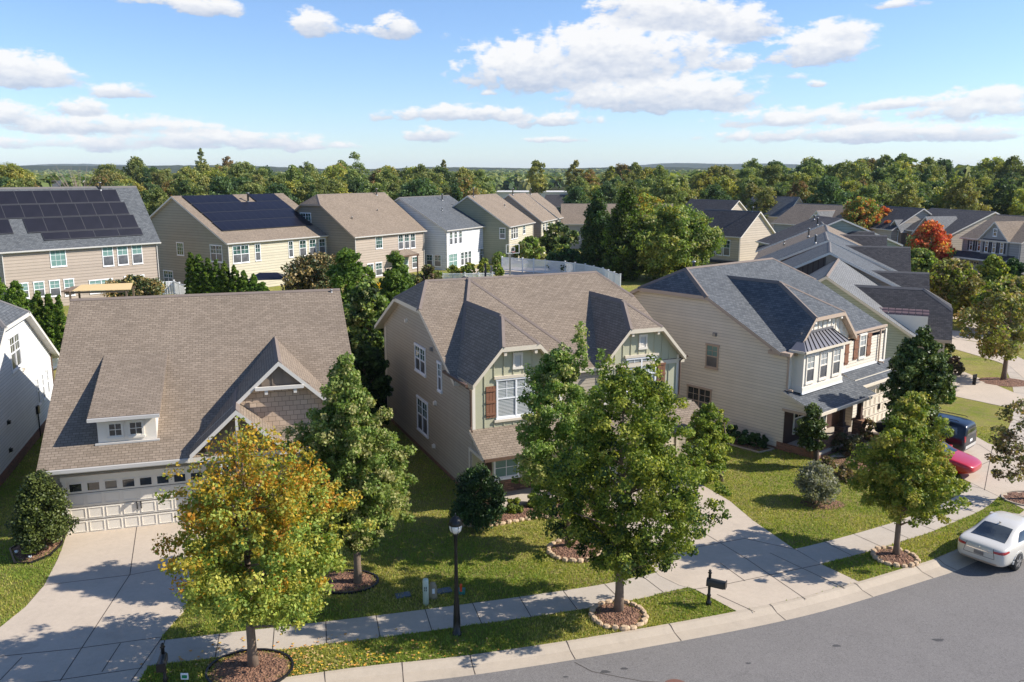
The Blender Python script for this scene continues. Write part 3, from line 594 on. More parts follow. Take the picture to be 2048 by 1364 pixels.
b=MB(); b.box(-.01,.02,.3,13,-.1,.12); b.build('foundation',M['brick'],h3)
# ================================================================= generic gabled house
def ghouse(label,O,a,W,D,ze,run,rise,wall='sd_taupe',shm='sh_brown',trim='white',cap='ridge_brown',mats=None,clipL=None,clipR=None,group=None,wins=(),post=None):
    h=house('house',label,O,a,group); s=rise/run; ov=.3
    wd=lambda k:k+'_w' if k+'_w' in M else k
    wall=wd(wall); mats={q:wd(v) for q,v in mats.items()} if mats else None
    P=[(0,s,ze),(0,-s,ze+rise+s*run)]
    if clipL: P.append((s*1.3,0,clipL+s*1.3*ov))
    if clipR: P.append((-s*1.3,0,clipR+s*1.3*(W+ov)))
    h['P']=0; del h['P']
    roof(h,(-ov,W+ov,-ov,2*run+ov),P,shm,trim,cap=cap); walls(h,(0,W,0,2*run),P,mats or {'*':wall})
    gutter(h,-ov,W+ov,-ov,ze-s*ov+.0,'gutter')
    for w_ in wins: win(h,*w_)
    pipe(h,.08,0,.2,ze-.25); pipe(h,W-.08,0,.2,ze-.25)
    return h,P,s
ZE=5.75
# back row ----------------------------------------------------------
B1,P1,sB1=ghouse('tan clapboard house at far left, its grey roof covered by rows of solar panels',(-39.15-15.7*math.cos(R(50)),93.47-15.7*math.sin(R(50))),50,15.7,9,6.28,4.18,5.63,'sd_taupe','sh_grey',cap='ridge_grey',
 wins=[('F',0,4.43,5.99,4.09,5.81,1,'curtain','curtain','vinyl','133'),('F',0,9.63,10.79,3.72,5.77,1,'curtain'),('F',0,11.21,12.37,3.72,5.77,1,'curtain'),('F',0,12.79,13.95,3.72,5.77,1,'curtain'),('F',0,1.12,2.14,1.21,2.70,1,'curtain'),('F',0,2.60,3.63,1.21,2.70,1,'curtain'),('F',0,4.09,5.12,1.12,2.70,1,'curtain'),('F',0,5.49,6.51,1.02,2.70,1,'curtain'),('F',0,8.00,10.51,0.98,2.33,2,'curtain','curtain'),('F',0,11.72,13.95,1.02,2.42,2,'curtain')])
flue(B1,11.85,3.9,11.5,.8,.1)
def panels(root,s,ze,rows,gap=.008):
    k=math.sqrt(1+s*s); me={}
    for (u0,u1,v0,v1,n) in rows:
        pw=(u1-u0)/n
        for i in range(n):
            key=(round(pw,2),round(v1-v0,2))
            if key not in me:
                mb=MB(); w=pw-gap; hh=(v1-v0)-.03; dz=s*hh; o=.16
                vs=[(0,0,o),(w,0,o),(w,hh,dz+o),(0,hh,dz+o),(0,0,o-.05),(w,0,o-.05),(w,hh,dz+o-.05),(0,hh,dz+o-.05)]
                mb.add(vs,[(0,1,2,3)],0); mb.add(vs,[(0,4,5,1),(1,5,6,2),(2,6,7,3),(3,7,4,0),(4,7,6,5)],1)
                e=.03; kz=lambda y:s*y+o+.004
                for (x0,x1,y0,y1) in ((0,w,0,e),(0,w,hh-e,hh),(0,e,e,hh-e),(w-e,w,e,hh-e)): mb.add([(x0,y0,kz(y0)),(x1,y0,kz(y0)),(x1,y1,kz(y1)),(x0,y1,kz(y1))],[(0,1,2,3)],1)
                me[key]=mb.mesh('solar_panel',[M['solar'],M['panelframe']])
            inst('solar_panel',me[key],root,(u0+i*pw,v0,ze+s*v0))
m,t,b=newmat('solar cells'); o_=OC(t); n_=noise(t,o_,.8,3); t.links.new(mixc(t,n_.outputs[0],(.006,.007,.013),(.014,.014,.024)),b.inputs['Base Color']); b.inputs['Roughness'].default_value=.3; b.inputs['Specular IOR Level'].default_value=.2; M['solar']=m
M['panelframe']=plain('panel frame',(.022,.023,.030),.4,.1)
panels(B1,sB1,6.28,[(-0.28,13.49,2.86,3.85,8),(-0.28,13.86,1.88,2.85,8),(2.98,14.23,0.83,1.86,6),(4.19,14.38,0.24,0.81,4),(-0.28,1.67,0.84,1.86,1)])
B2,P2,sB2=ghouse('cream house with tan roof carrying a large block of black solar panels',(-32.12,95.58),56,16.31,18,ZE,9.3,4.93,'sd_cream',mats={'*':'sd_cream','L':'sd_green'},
 wins=[('F',0,.65,2.94,3.25,5.2,2),('F',0,3.8,4.6,3.3,5.2,1),('F',0,8.84,9.58,3.3,5.2,1),('F',0,10.57,11.7,3.3,5.2,1),('F',0,12.18,13.3,3.3,5.2,1),('F',0,13.8,14.9,3.3,5.2,1),
 ('L',0,.94,3.07,3.4,5.25,2),('L',0,8.05,9.36,3.8,5.25,1,'glass','glass','vinyl','133'),('L',0,10.53,12.4,0.1,1.75,2),('L',0,7.3,7.9,.2,1.5,1)])
panels(B2,sB2,ZE,[(1.0,8.2,7.45,9.1,6),(10.6,14.8,7.45,9.1,4),(1.0,14.8,5.55,7.4,12),(1.0,14.8,3.7,5.5,12),(.9,14.7,1.85,3.65,12)])
flue(B2,9.4,7.6,9.75,1.1,.13); flue(B2,15.0,2.6,7.1,.3,.05)
mb=MB(); mb.box(12.0,14.4,-1.5,0,0,2.9); mb.build('rear_bump_out',M['sd_cream'],B2); roof(B2,(11.8,14.6,-1.8,.05),[(0,.5,3.3)],'sh_brown',name='bump_out_roof',cap=None)
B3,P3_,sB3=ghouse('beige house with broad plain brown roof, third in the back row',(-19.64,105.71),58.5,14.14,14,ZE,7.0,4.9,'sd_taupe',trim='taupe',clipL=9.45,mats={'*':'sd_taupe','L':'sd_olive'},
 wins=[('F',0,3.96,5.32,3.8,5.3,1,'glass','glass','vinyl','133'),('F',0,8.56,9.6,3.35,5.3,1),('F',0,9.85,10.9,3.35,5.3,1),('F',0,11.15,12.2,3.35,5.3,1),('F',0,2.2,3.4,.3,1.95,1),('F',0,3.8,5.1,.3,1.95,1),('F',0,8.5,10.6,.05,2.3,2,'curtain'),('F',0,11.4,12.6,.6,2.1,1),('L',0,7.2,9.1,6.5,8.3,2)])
roof(B3,(6.4,11.0,-1.6,.05),[(0,.42,3.35),(.9,0,2.6-.9*6.4),(-.9,0,2.6+.9*11)],'sh_brown','browngutter',name='patio_roof')
for u in (6.6,10.8): b=MB(); b.box(u-.07,u+.07,-1.5,-1.36,0,2.5); b.build('patio_post',M['brown'],B3)
flue(B3,12.2,6.6,10.3,.9,.1); flue(B3,2.6,2.6,7.4,.4,.06); flue(B3,8.9,3.7,8.2,.3,.05)
B4,P4_,sB4=ghouse('bright white house with grey roof in the middle of the back row',(-9.18,117.76),63.9,13.41,15,ZE,7.4,4.25,'sd_white','sh_grey',cap='ridge_grey',
 wins=[('F',0,.97,1.85,3.5,5.3,1),('F',0,2.25,3.1,3.5,5.3,1),('F',0,3.6,4.5,3.5,5.3,1),('F',0,11.2,12.5,4.05,5.4,1,'glass','glass','vinyl','133'),('F',0,.66,3.1,.05,2.2,2,'curtain','curtain'),('F',0,4.1,5.0,.3,2.2,1),('F',0,5.2,6.1,.3,2.2,1),('F',0,6.3,7.2,.3,2.2,1),('F',0,9.85,11.8,.4,2.25,2),
 ('L',0,.8,1.9,.5,2.1,1),('L',0,2.2,3.2,.5,2.1,1)])
flue(B4,9.6,6.2,9.3,.9,.1); flue(B4,5.5,3.8,8.0,.35,.06)
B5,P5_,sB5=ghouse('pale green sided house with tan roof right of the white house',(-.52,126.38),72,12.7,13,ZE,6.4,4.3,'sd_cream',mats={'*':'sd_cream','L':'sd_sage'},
 wins=[('F',0,1.2,2.1,3.6,5.35,1,'darkglass','darkglass'),('F',0,2.4,3.3,3.6,5.35,1,'darkglass','darkglass'),('F',0,3.6,4.5,3.6,5.35,1,'darkglass','darkglass'),('F',0,7.1,8.4,4.0,5.3,1),('L',0,.5,1.4,3.8,5.3,1),('F',0,7.0,9.0,.3,2.2,2)])
flue(B5,1.3,6.0,9.8,1.3,.1); flue(B5,9,3.6,8.1,.35,.06)
B6,P6_,sB6=ghouse('narrow looking beige house with tan roof, sixth in the back row',(4.75,140.03),73.6,9.88,11,ZE,5.5,4.2,'sd_cream',mats={'*':'sd_cream','L':'sd_taupe'},wins=[('F',0,1.2,2.4,3.9,5.3,1,'darkglass','darkglass'),('F',0,3.2,4.4,3.9,5.3,1),('F',0,6.5,8.0,3.9,5.3,1)])
flue(B6,1.3,5.2,9.8,1.0,.1)
B7,P7_,sB7=ghouse('last and smallest tan roofed house of the back row',(8.03,150.93),75,7.5,11,ZE,5.5,4.0,'sd_cream',mats={'*':'sd_cream','L':'sd_taupe'},wins=[('F',0,1.2,2.6,3.9,5.3,1),('F',0,4.2,5.4,3.9,5.3,1)])
flue(B7,1.2,5.2,9.6,1.0,.1)
c=gp(1125,446,4.6)
B8,_,_=ghouse('long low house with brown roof and grey wall half hidden by tall evergreens',c,-3,20,14,4.6,6,3.2,'sd_grey',wins=[('F',0,2,3.2,1.5,3,1),('F',0,9,10.2,1.5,3,1)])
c=gp(1087,412,4.6)
ghouse('dark grey roofed house behind the end of the back row',c,-12,12,10,4.6,5,3,'sd_grey','sh_dark',cap='ridge_grey')
# farther roofs seen over the back row -------------------------------
def far(label,px,py,a,W,run,rise,ze=5.0,wall='sd_beige',shm='sh_grey',**k):
    c=gp(px,py,ze); return ghouse(label,c,a,W,0,ze,run,rise,wall,shm,cap='ridge_grey',**k)
far('low grey roofed house beyond the solar roofs, far left',88,374,0,13,5,2.4,ze=8.2); far('grey hip roofed house left of the bare tree in the far distance',100,364,-8,13,6,3,ze=8.8,clipL=9.6,clipR=9.6)
far('small white gabled house beside the bare tree in the far distance',150,366,-50,9,4,2.6,ze=8.6,wall='sd_white'); far('white gabled house tucked behind bushes at the far left horizon',5,366,-60,9,4,3,ze=8.6,wall='sd_white')
far('grey roof peeking behind the first solar house',248,395,-50,9,5,3,shm='sh_grey'); far('far house with dark grey roof between solar house and brown roof',468,398,-2,14,5,2.6,shm='sh_grey',wall='sd_beige'); far('brown roofed far house behind the second solar house',530,400,-4,10,5,2.6,shm='sh_brown')
far('dark roofed house left of the brown roofed back row house',582,412,-10,8,4.5,3,shm='sh_dark',wall='sd_olive')
far('white gable end house showing between trees right of tall evergreens',1352,432,-50,11,4.6,3.2,ze=5.1,wall='sd_beige',shm='sh_dark'); far('brown roofed house far behind the wide yellow green tree',1290,412,-20,12,5,2.6,shm='sh_brown')
# middle right houses -------------------------------------------------
c=gp(1481.3,470.5,5.1); a=-50.6; ca,sa=math.cos(R(a)),math.sin(R(a))
mh,_,_=ghouse('beige house with black roof and triple window behind the wide yellow green tree',(c[0]-8.9*ca,c[1]-8.9*sa),a,8.9,9,5.1,3.9,3.1,'sd_beige','sh_dark',cap='ridge_grey',
 wins=[('F',0,3.6,4.7,2.2,4.3,1),('F',0,4.9,6.0,2.2,4.3,1),('F',0,6.2,7.3,2.2,4.3,1),('R',0,1.0,1.7,2.3,4.2,1),('R',0,4.3,5.0,2.6,4.4,1)])
flue(mh,7.9,3.9,8.1,.6,.08); boxpart(mh,'rear_ledge','F',-.05,2,8.9,1.1,1.5,'navy',.2)
far('house with grey roof and pale gable behind the orange tinted tree',1482,428,-48,10,4.6,3.6,ze=5.1,wall='sd_beige',shm='sh_grey')
c=gp(1556.8,488.7,5.1); a=-86; ca,sa=math.cos(R(a)),math.sin(R(a))
mh2,_,_=ghouse('pale green house with dark roof at the far end of the right hand row',(c[0]-6.3*ca,c[1]-6.3*sa),a,6.3,9,5.1,7.4,3.0,'sd_palegreen','sh_dark',trim='white',mats={'*':'sd_palegreen','F':'sd_beige'},wins=[('F',0,3.3,5.3,1.0,2.9,2,'darkglass','darkglass')])
flue(mh2,1.5,6.2,7.7,.5,.08)
c=gp(1560,448,5.1)
far('brown grey roofed house with a small white front gable behind the right hand row',1700,452,-6,15,7,3.4,ze=5.1,shm='sh_brown') if False else None
def street(label,px,py,a,W,run,rise,shm,wall='sd_beige',fw='sd_grey',ze=5.1,**k):
    c=gp(px,py,ze); ca,sa=math.cos(R(a)),math.sin(R(a))
    return ghouse(label,(c[0]-W*ca,c[1]-W*sa),a,W,0,ze,run,rise,wall,shm,cap='ridge_grey',mats={'*':wall,'F':fw},**k)[0]
rr=street('brown grey roofed house with a small front gable left of the tall orange tree',1668,452,-62,13,5.5,3.1,'sh_brown','sd_beige','sd_grey')
roof(rr,(7.5,11.5,-.3,4),[(1.0,0,7.4-9.5),(-1.0,0,7.4+9.5)],'sh_light','white',zmin=5.0)
walls(rr,(7.8,11.2,0,2),[(1.0,0,7.4-9.5),(-1.0,0,7.4+9.5)],{'*':'sd_white'})
street('dark roofed beige house right of the tall orange tree',1785,457,-77,12.5,5.0,3.0,'sh_dark','sd_beige','sd_beige')
r2=street('dark roofed beige house with two small grey front gables beside the red maple',1903.9,465.8,-77,12.5,6.6,2.9,'sh_dark','sd_beige','taupepanel')
for (u,hw,zr) in ((1.6,1.5,6.4),(8.3,2.4,7.2)):
    Gx=[(1.0,0,zr-u),(-1.0,0,zr+u)]; roof(r2,(u-hw-.3,u+hw+.3,-1.2,4),Gx,'sh_light','white',cap=None,zmin=zr-hw-.2); walls(r2,(u-hw,u+hw,-.9,1.5),Gx,{'*':'taupepanel'})
win(r2,'F',-.9,.8,2.4,3.1,4.8,2); win(r2,'F',-.9,7.4,9.0,3.1,4.8,2)
roof(r2,(-.6,12,-2.2,-.85),[(0,.3,3.1)],'sh_dark',cap=None,name='porch_roof'); garage(r2,-.95,1.,4.6,2.1,'cream')
c=gp(1926.8,472.6,5.1)
r3,_,_=ghouse('grey fronted house with navy shutters, front gable and broad garage near the right edge',c,-74,9.2,0,5.1,5.4,2.8,'sd_grey','sh_brown',cap='ridge_brown')
Gx=[(1.0,0,7.35-5.3),(-1.0,0,7.35+5.3)]; roof(r3,(2.9,7.7,-.5,4.2),Gx,'sh_brown','white',cap=None,zmin=4.95); walls(r3,(3.2,7.4,-.2,1),Gx,{'*':'sd_grey'})
for u in (1.2,2.5,3.9,5.1,6.3): win(r3,'F',-.2 if u>3 else 0,u,u+.55,3.4,4.75,1,'darkglass','darkglass'); shutter(r3,'F',-.2 if u>3 else 0,u-.28,u-.03,3.4,4.7,'navy'); shutter(r3,'F',-.2 if u>3 else 0,u+.58,u+.83,3.4,4.7,'navy')
win(r3,'F',-.2,5.0,5.6,5.5,6.4,1,'darkglass','darkglass'); roof(r3,(-.9,8.6,-1.8,.02),[(0,.35,3.2)],'sh_dark','white',cap=None,name='porch_roof')
garage(r3,-.05,.1,3.6,2.1,'cream',split=True); b=MB(); b.box(3.5,7.5,-.25,-.2,4.95,5.1); b.build('gable_skirt',M['navy'],r3)
c=gp(2016,478,5.1)
r4,_,_=ghouse('white gabled house with navy shutters cut off by the right edge',(c[0]-.5,c[1]-9),-62,10,0,5.3,5,3.2,'sd_white','sh_brown',trim='white',mats={'*':'sd_white','L':'sd_white'})
Gx=[(1.0,0,8.6-4.0),(-1.0,0,8.6+4.0)]; roof(r4,(-.2,8.2,-1.6,4.2),Gx,'sh_brown','white',cap=None,zmin=4.95); walls(r4,(0,8,-1.2,3),Gx,{'*':'sd_white'})
for u in (1.4,3.4): win(r4,'F',-1.2,u,u+.8,3.2,4.8,1,'darkglass','darkglass'); shutter(r4,'F',-1.2,u-.35,u-.03,3.2,4.8,'navy'); shutter(r4,'F',-1.2,u+.83,u+1.15,3.2,4.8,'navy')
roof(r4,(-.3,8,-2.4,-1.18),[(0,.35,3.4)],'sh_dark','white',cap=None,name='porch_roof'); b=MB(); b.box(0,8,-1.25,-1.19,0,.9); b.build('brick_base',M['brick'],r4)
# right hand row of houses behind house 3 ----------------------------
h4=house('house','house with pale grey roof and barrel topped metal parapet behind the cream house',(22.44,58.89),66)
Q=[(0,.654,7.0),(0,-.654,7.0)]; roof(h4,(-6.75,5.6,-5.9,5.6),Q,'sh_light','cream'); walls(h4,(-6.4,5.3,-5.5,5.2),Q,{'*':'sd_beige','L':'sd_palegreen'})
Q=[(1.0,0,6.0+2.4),(-1.0,0,6.0-2.4),(0,.65,4.9+.65*7.4)]; roof(h4,(-5.2,.4,-7.45,-1),Q,'sh_dark','taupe',cap='ridge_grey'); walls(h4,(-4.85,.1,-7.1,-3),Q,{'*':'sd_beige'})
b=MB(); b.box(-5.35,-4.8,-6.0,-2.9,2.9,4.62); b.build('parapet_wall',M['whitepanel'],h4)
b=MB()
for (du,dz) in ((-5.35,0),(-4.95,.12)):
    for k in range(8):
        v=-6.05+k*.39; 
        pts=[(du+.22-.22*math.cos(q*math.pi/5),v,4.62+dz+.2*math.sin(q*math.pi/5)) for q in range(6)]+[(du+.22-.22*math.cos(q*math.pi/5),v+.35,4.62+dz+.2*math.sin(q*math.pi/5)) for q in range(6)]
        b.add(pts,[(q,q+1,q+7,q+6) for q in range(5)]+[(0,1,2,3,4,5),(11,10,9,8,7,6)])
b.build('barrel_roof',M['copper'],h4)
def rowhouse(label,O,a,W,zr,depthf,depthb,s,shm,wall,cross=(),left=None,trim='white'):
    h=house('house',label,O,a,'houses of the right hand row'); Q=[(0,s,zr),(0,-s,zr)]
    roof(h,(-.3,W+.3,-depthf-.3,depthb+.3),Q,shm,trim,cap='ridge_grey'); walls(h,(0,W,-depthf,depthb),Q,{'*':wall})
    if left: 
        mb=MB(); z1=zr-s*depthb-.3; mb.add([(-.05,.25,z1-1.6),(-.05,depthb-.3,z1-1.6),(-.05,depthb-.3,zr-s*(depthb-.3)-.25),(-.05,.25,zr-s*.25-.25)],[(0,3,2,1)]); mb.build('board_panel',M[left],h)
        battens_mb=MB()
        for k in range(14):
            v=.4+k*(depthb-.8)/13; battens_mb.box(-.1,-.05,v-.03,v+.03,z1-1.6,zr-s*v-.27)
        battens_mb.build('batten',M['brown'],h)
    for (u,hw,zc,pit,v1,sm2) in cross:
        G=[(pit,0,zc-pit*u),(-pit,0,zc+pit*u)]; roof(h,(u-hw-.3,u+hw+.3,-v1-.3,0),G,sm2,'taupe',cap='ridge_grey'); walls(h,(u-hw,u+hw,-v1,-1),G,{'*':wall})
    return h
h5=rowhouse('row house with tan gable wall and dark boarded left half, beyond the pale grey roof',(24.2,64.4),70,10,7.46,5.6,5.6,.49,'sh_grey','sd_taupe',[(2.2,2.2,5.9,.93,6.9,'sh_dark')],'stripes')
h6=rowhouse('second row house beyond the pale grey roof, with the broadest charcoal front wing',(27.97,75.2),71,11,7.52,6.0,6.4,.45,'sh_grey','sd_beige',[(4.2,3.0,6.75,.95,6.9,'sh_dark')],'stripes')
flue(h6,1.2,1.0,7.1,.7,.08)
h7=rowhouse('third row house beyond the pale grey roof, brown roof with vent pipes',(32,86.2),71,11,7.6,6.0,6.8,.45,'sh_brown','sd_taupe',[(3.9,2.7,7.0,.95,5.6,'sh_dark')],None)
flue(h7,1.0,1.8,6.9,.8,.08); flue(h7,3.5,4.2,5.9,.3,.05)
h8=rowhouse('fourth row house beyond the pale grey roof, narrow dark roof edge',(35.8,98),72,11,7.6,6.0,7.0,.45,'sh_dark','sd_palegreen',[(3.9,2.5,6.6,.95,5.6,'sh_dark')],None)
flue(h8,.8,.6,7.4,.8,.08)
# ================================================================= ground, street
def spl(pts,n=8):
    P=[np.array(p,float) for p in pts]; P=[2*P[0]-P[1]]+P+[2*P[-1]-P[-2]]; out=[]
    for i in range(1,len(P)-2):
        for k in range(n):
            t=k/n; out.append(.5*((2*P[i])+(-P[i-1]+P[i+1])*t+(2*P[i-1]-5*P[i]+4*P[i+1]-P[i+2])*t*t+(-P[i-1]+3*P[i]-3*P[i+1]+P[i+2])*t**3))
    out.append(P[-2]); return out
CF=spl([(-60,16.2),(-30,17.2),(-15,18.15),(-8,19.3),(-4.05,20.25),(-1.0,20.85),(3.65,22.14),(9.03,23.97),(13.86,26.27),(15.88,27.39),(19.5,30),(24,34.4),(29.5,41.6),(35,51),(40,62),(45,76),(49,93),(52,116),(54,150),(54,220)])
def offs(L,d):
    out=[]
    for i,p in enumerate(L):
        t=L[min(i+1,len(L)-1)]-L[max(i-1,0)]; t=t/np.linalg.norm(t); out.append(p+np.array([-t[1],t[0]])*d)
    return out
CBk=offs(CF,.78)
def sweep(name,L,prof,mat,mats=None):
    mb=MB(); rows=[offs(L,d) for d,_ in prof]; n=len(prof)
    for i in range(len(L)):
        for j in range(n): mb.v.append((rows[j][i][0],rows[j][i][1],prof[j][1]))
    for i in range(len(L)-1):
        for j in range(n-1): mb.f.append([i*n+j,i*n+j+1,(i+1)*n+j+1,(i+1)*n+j][::-1]); mb.m.append(0)
    return mb.build(name,mat)
cu=sweep('kerb',CF,[(0,-.3),(0,-.115),(.06,-.11),(.42,-.085),(.58,-.02),(.66,.012),(.78,.014),(.78,-.3)],M['curb']); tag(cu,None,None,kind='structure')
jm=MB()
for i in range(20,len(CF)-60,5):
    a_,b_=CF[i],CBk[i]; d_=(b_-a_); tn=np.array([-d_[1],d_[0]])/np.linalg.norm(d_)*.012
    for (f0,z0_),(f1,z1_) in (((0,-.112),(.55,-.086)),((.55,-.084),(.84,.018)),((.84,.018),(1,.019))):
        p0=a_+d_*f0; p1=a_+d_*f1; jm.add([(*(p0-tn),z0_+.004),(*(p0+tn),z0_+.004),(*(p1+tn),z1_+.004),(*(p1-tn),z1_+.004)],[(0,1,2,3)])
jm.build('kerb_joint',M['joint'],cu)
def flat(name,poly,z,mat,thick=0,kind='structure'):
    me=bpy.data.meshes.new(name); n=len(poly)
    vs=[(p[0],p[1],z) for p in poly]; fs=[list(range(n))]
    if thick:
        vs+=[(p[0],p[1],z-thick) for p in poly]; fs+=[[i,(i+n),(i+1)%n+n,(i+1)%n] for i in range(n)]
    import bmesh
    bm=bmesh.new(); V=[bm.verts.new(v) for v in vs]; F_=[bm.faces.new([V[i] for i in f]) for f in fs]
    bmesh.ops.recalc_face_normals(bm,faces=bm.faces)
    bmesh.ops.triangulate(bm,faces=[F_[0]])
    bm.faces.ensure_lookup_table()
    bm.to_mesh(me); bm.free(); me.materials.append(mat)
    nz=[p.normal.z for p in me.polygons if abs(p.normal.z)>.9]
    if nz and sum(nz)<0 : me.flip_normals()
    o=link(bpy.data.objects.new(name,me))
    if kind: o['kind']=kind
    return o
def farmat():
    m,t,b=newmat('distant land'); o=OC(t); a=noise(t,o,.02,6,.7); d=noise(t,o,.12,5,.8); 
    g=ramp(t,a.outputs[0],[(.35,(.030,.045,.016)),(.55,(.06,.065,.025)),(.7,(.10,.09,.04))]); hs=N(t,'ShaderNodeHueSaturation'); t.links.new(g,hs.inputs['Color']); t.links.new(M_(t,'ADD',.4,d.outputs[0]),hs.inputs['Value']); t.links.new(hs.outputs[0],b.inputs['Base Color']); b.inputs['Roughness'].default_value=1; b.inputs['Specular IOR Level'].default_value=.05; return m
M['far']=farmat()
flat('ground',[(-9000,-400),(9000,-400),(9000,12000),(-9000,12000)],-.35,M['far'])
lawn=[tuple(p) for p in CBk]+[(56,420),(-330,420),(-330,15)]
flat('lawn',lawn,0,M['grass'])
road=[tuple(p) for p in CF]+[(64,220),(64,150),(62,112),(58,90),(54,72),(49,57),(43.5,46),(37,35.5),(30.5,27.5),(25,22),(18,17),(9,13),(-4,10),(-20,8),(-60,6.5)]
flat('road',road,-.12,M['asphalt'])
flat('verge',[(64,220),(64,150),(62,112),(58,90),(54,72),(49,57),(43.5,46),(37,35.5),(30.5,27.5),(25,22),(18,17),(9,13),(-4,10),(-20,8),(-60,6.5),(-60,-60),(160,-60),(330,60),(330,420),(64,420)],0.0,M['grass'],.3)
cr=MB()
ck=spl([(-3,12),(1,17.3),(2.9,19.3),(4.3,20.1)],6); 
def strip(mb,L,wd,z,zf=None):
    for i in range(len(L)-1):
        t=L[i+1]-L[i]; t=t/np.linalg.norm(t); q=np.array([-t[1],t[0]])*wd
        mb.add([(*(L[i]-q),z),(*(L[i+1]-q),z),(*(L[i+1]+q),z),(*(L[i]+q),z)],[(0,1,2,3)])
ra=random.Random(3)
L0=[np.array(p,float) for p in [(1.75,21.45),(2.2,21.0),(2.9,20.75),(3.5,20.55),(4.0,20.5)]]; strip(cr,L0,.012,-.116)
for (x0,y0,x1,y1) in ((-8,12,25,24),(2,15,18,22.5)):
    L=[np.array([x0+(x1-x0)*k/30+ra.uniform(-.15,.15),y0+(y1-y0)*k/30+ra.uniform(-.15,.15)]) for k in range(31)]; strip(cr,L,.010,-.1165)
rc=cr.build('road_crack',M['joint']); tag(rc,None,None,kind='structure')
for (sx,sy,sr) in ((2.55,21.0,.13),(3.1,21.15,.10),(1.45,20.75,.07),(9.4,22.3,.12),(12.5,22.6,.16),(-2.2,20.1,.09),(6.6,21.4,.08)):
    a_=[(sx+sr*(1+.3*math.sin(3*q+sx))*math.cos(q),sy+sr*.6*(1+.2*math.cos(2*q))*math.sin(q),-.1165) for q in [k*math.pi/8 for k in range(16)]]; b=MB(); b.add(a_,[tuple(range(16))]); o=b.build('road_stain',M['stain']); o['kind']='structure'
mh_=MB(); mh_.lathe([(.02,.0),(.30,.0),(.34,.0),(.34,-.02)],24,(4.38,20.3,-.108)); o=mh_.build('manhole_cover',plain('rusty iron',s2l((118,84,72)),.6,.3)); tag(o,'round rusty manhole cover set in the asphalt at the bottom edge','manhole cover')
# sidewalk
WN=spl([(-40,17.9),(-22,19.1),(-13.65,20.33),(-6.6,21.88),(-1.99,23.01),(3.07,24.45),(6.19,25.75),(10.69,27.27),(14.76,29.32),(16.94,30.69),(19.8,32.87),(23.5,37.2),(28.5,44),(33.5,52.6),(38,63),(42.5,77),(46,94)])
WF=offs(WN,1.28)
WALKP=[tuple(p) for p in WN]+[tuple(p) for p in WF[::-1]]
sw=flat('sidewalk',WALKP,.012,M['walk'],.1); jm=MB(); acc=0; last=WN[0]
for i in range(1,len(WN)):
    seg=np.linalg.norm(WN[i]-WN[i-1]); nseg=max(1,int(seg/.05))
    for k in range(nseg):
        acc+=seg/nseg
        if acc>1.5:
            acc=0; f=k/nseg; p0=WN[i-1]+(WN[i]-WN[i-1])*f; p1=WF[i-1]+(WF[i]-WF[i-1])*f; d_=p1-p0; tn=np.array([-d_[1],d_[0]])/np.linalg.norm(d_)*.012
            jm.add([(*(p0-tn),.016),(*(p0+tn),.016),(*(p1+tn),.016),(*(p1-tn),.016)],[(0,1,2,3)])
jm.build('pavement_joint',M['joint'],sw)
def curb_at(x): 
    return min(CBk,key=lambda p:abs(p[0]-x))
def cbx(x):
    for i in range(len(CBk)-1):
        if CBk[i][0]<=x<=CBk[i+1][0]: f=(x-CBk[i][0])/(CBk[i+1][0]-CBk[i][0]); return float(CBk[i][1]+(CBk[i+1][1]-CBk[i][1])*f)
NOGRASS=[]
def drive(poly,joints,w=.013,label=None):
    NOGRASS.append(poly)
    o=flat('driveway',poly,.020,M['drive'],.12); jm=MB()
    for L in joints: strip(jm,[np.array(p,float) for p in L],w,.024)
    jm.build('pavement_joint',M['joint'],o); return o
e1=[(x,cbx(x)) for x in (-17.6,-15,-12,-9.9)]
drive([(-16.72,29.72),(-16.3,28.6),(-15.94,27.58),(-15.38,25.68),(-15.2,24.28),(-15.3,22.73),(-15.9,21.3),(-16.6,20.2)]+e1+[(-10.0,21.01),(-10.25,22.67),(-10.15,24.06),(-10.6,26.5),(-11.4,29),(-11.7,31.15)],
 [[gp(274,1052),gp(260,1150),gp(120,1364)],[gp(85,1172),gp(260,1151),gp(372,1130)],[gp(-40,1318),gp(150,1299),gp(325,1275)],[gp(325,1275),gp(262,1364)],[gp(-20,1372),gp(100,1364),gp(285,1337)],[gp(44,1316),gp(0,1362)],[gp(241,1288),gp(204,1345)]])
e2=[(x,cbx(x)) for x in (6.95,8,9.5,11.5)]
drive([(3.1,35.1),(4.0,33),(4.3,31),(4.72,27.4),(4.95,26.4),(5.5,25.7),(5.95,25.45)]+e2+[(10.69,27.27),(10.19,28.39),(9.4,31),(9.0,33.0),(7.4,37.0)],
 [[gp(1434,1190),gp(1510,1225)],[gp(1225,1130),gp(1310,1110),gp(1490,1078),(10.19,28.39)],[(4.9,25.1),gp(1440,1172),gp(1640,1130)],[gp(1380,1050),gp(1492,1118),gp(1612,1200)],[gp(1540,1107),gp(1690,1178)],[gp(1440,1127),gp(1490,1163)]])
c41,s41=math.cos(R(41)),math.sin(R(41))
def L3(u,v): return (13.204+u*c41-v*s41,39.547+u*s41+v*c41)
drive([L3(5.9,-.8),L3(6.2,-5),(20.0,35.6),(20.4,33.6),(20.7,31.9),(25.8,36.9),(25.2,38.4),(23.9,40.6),L3(10.7,-4),L3(10.5,-.8)],[[(20.2,34.2),(23.9,40.2)],[L3(8.2,-1),L3(8.2,-6),(23,34.6)],[(20.0,36),(24.4,39.4)]])
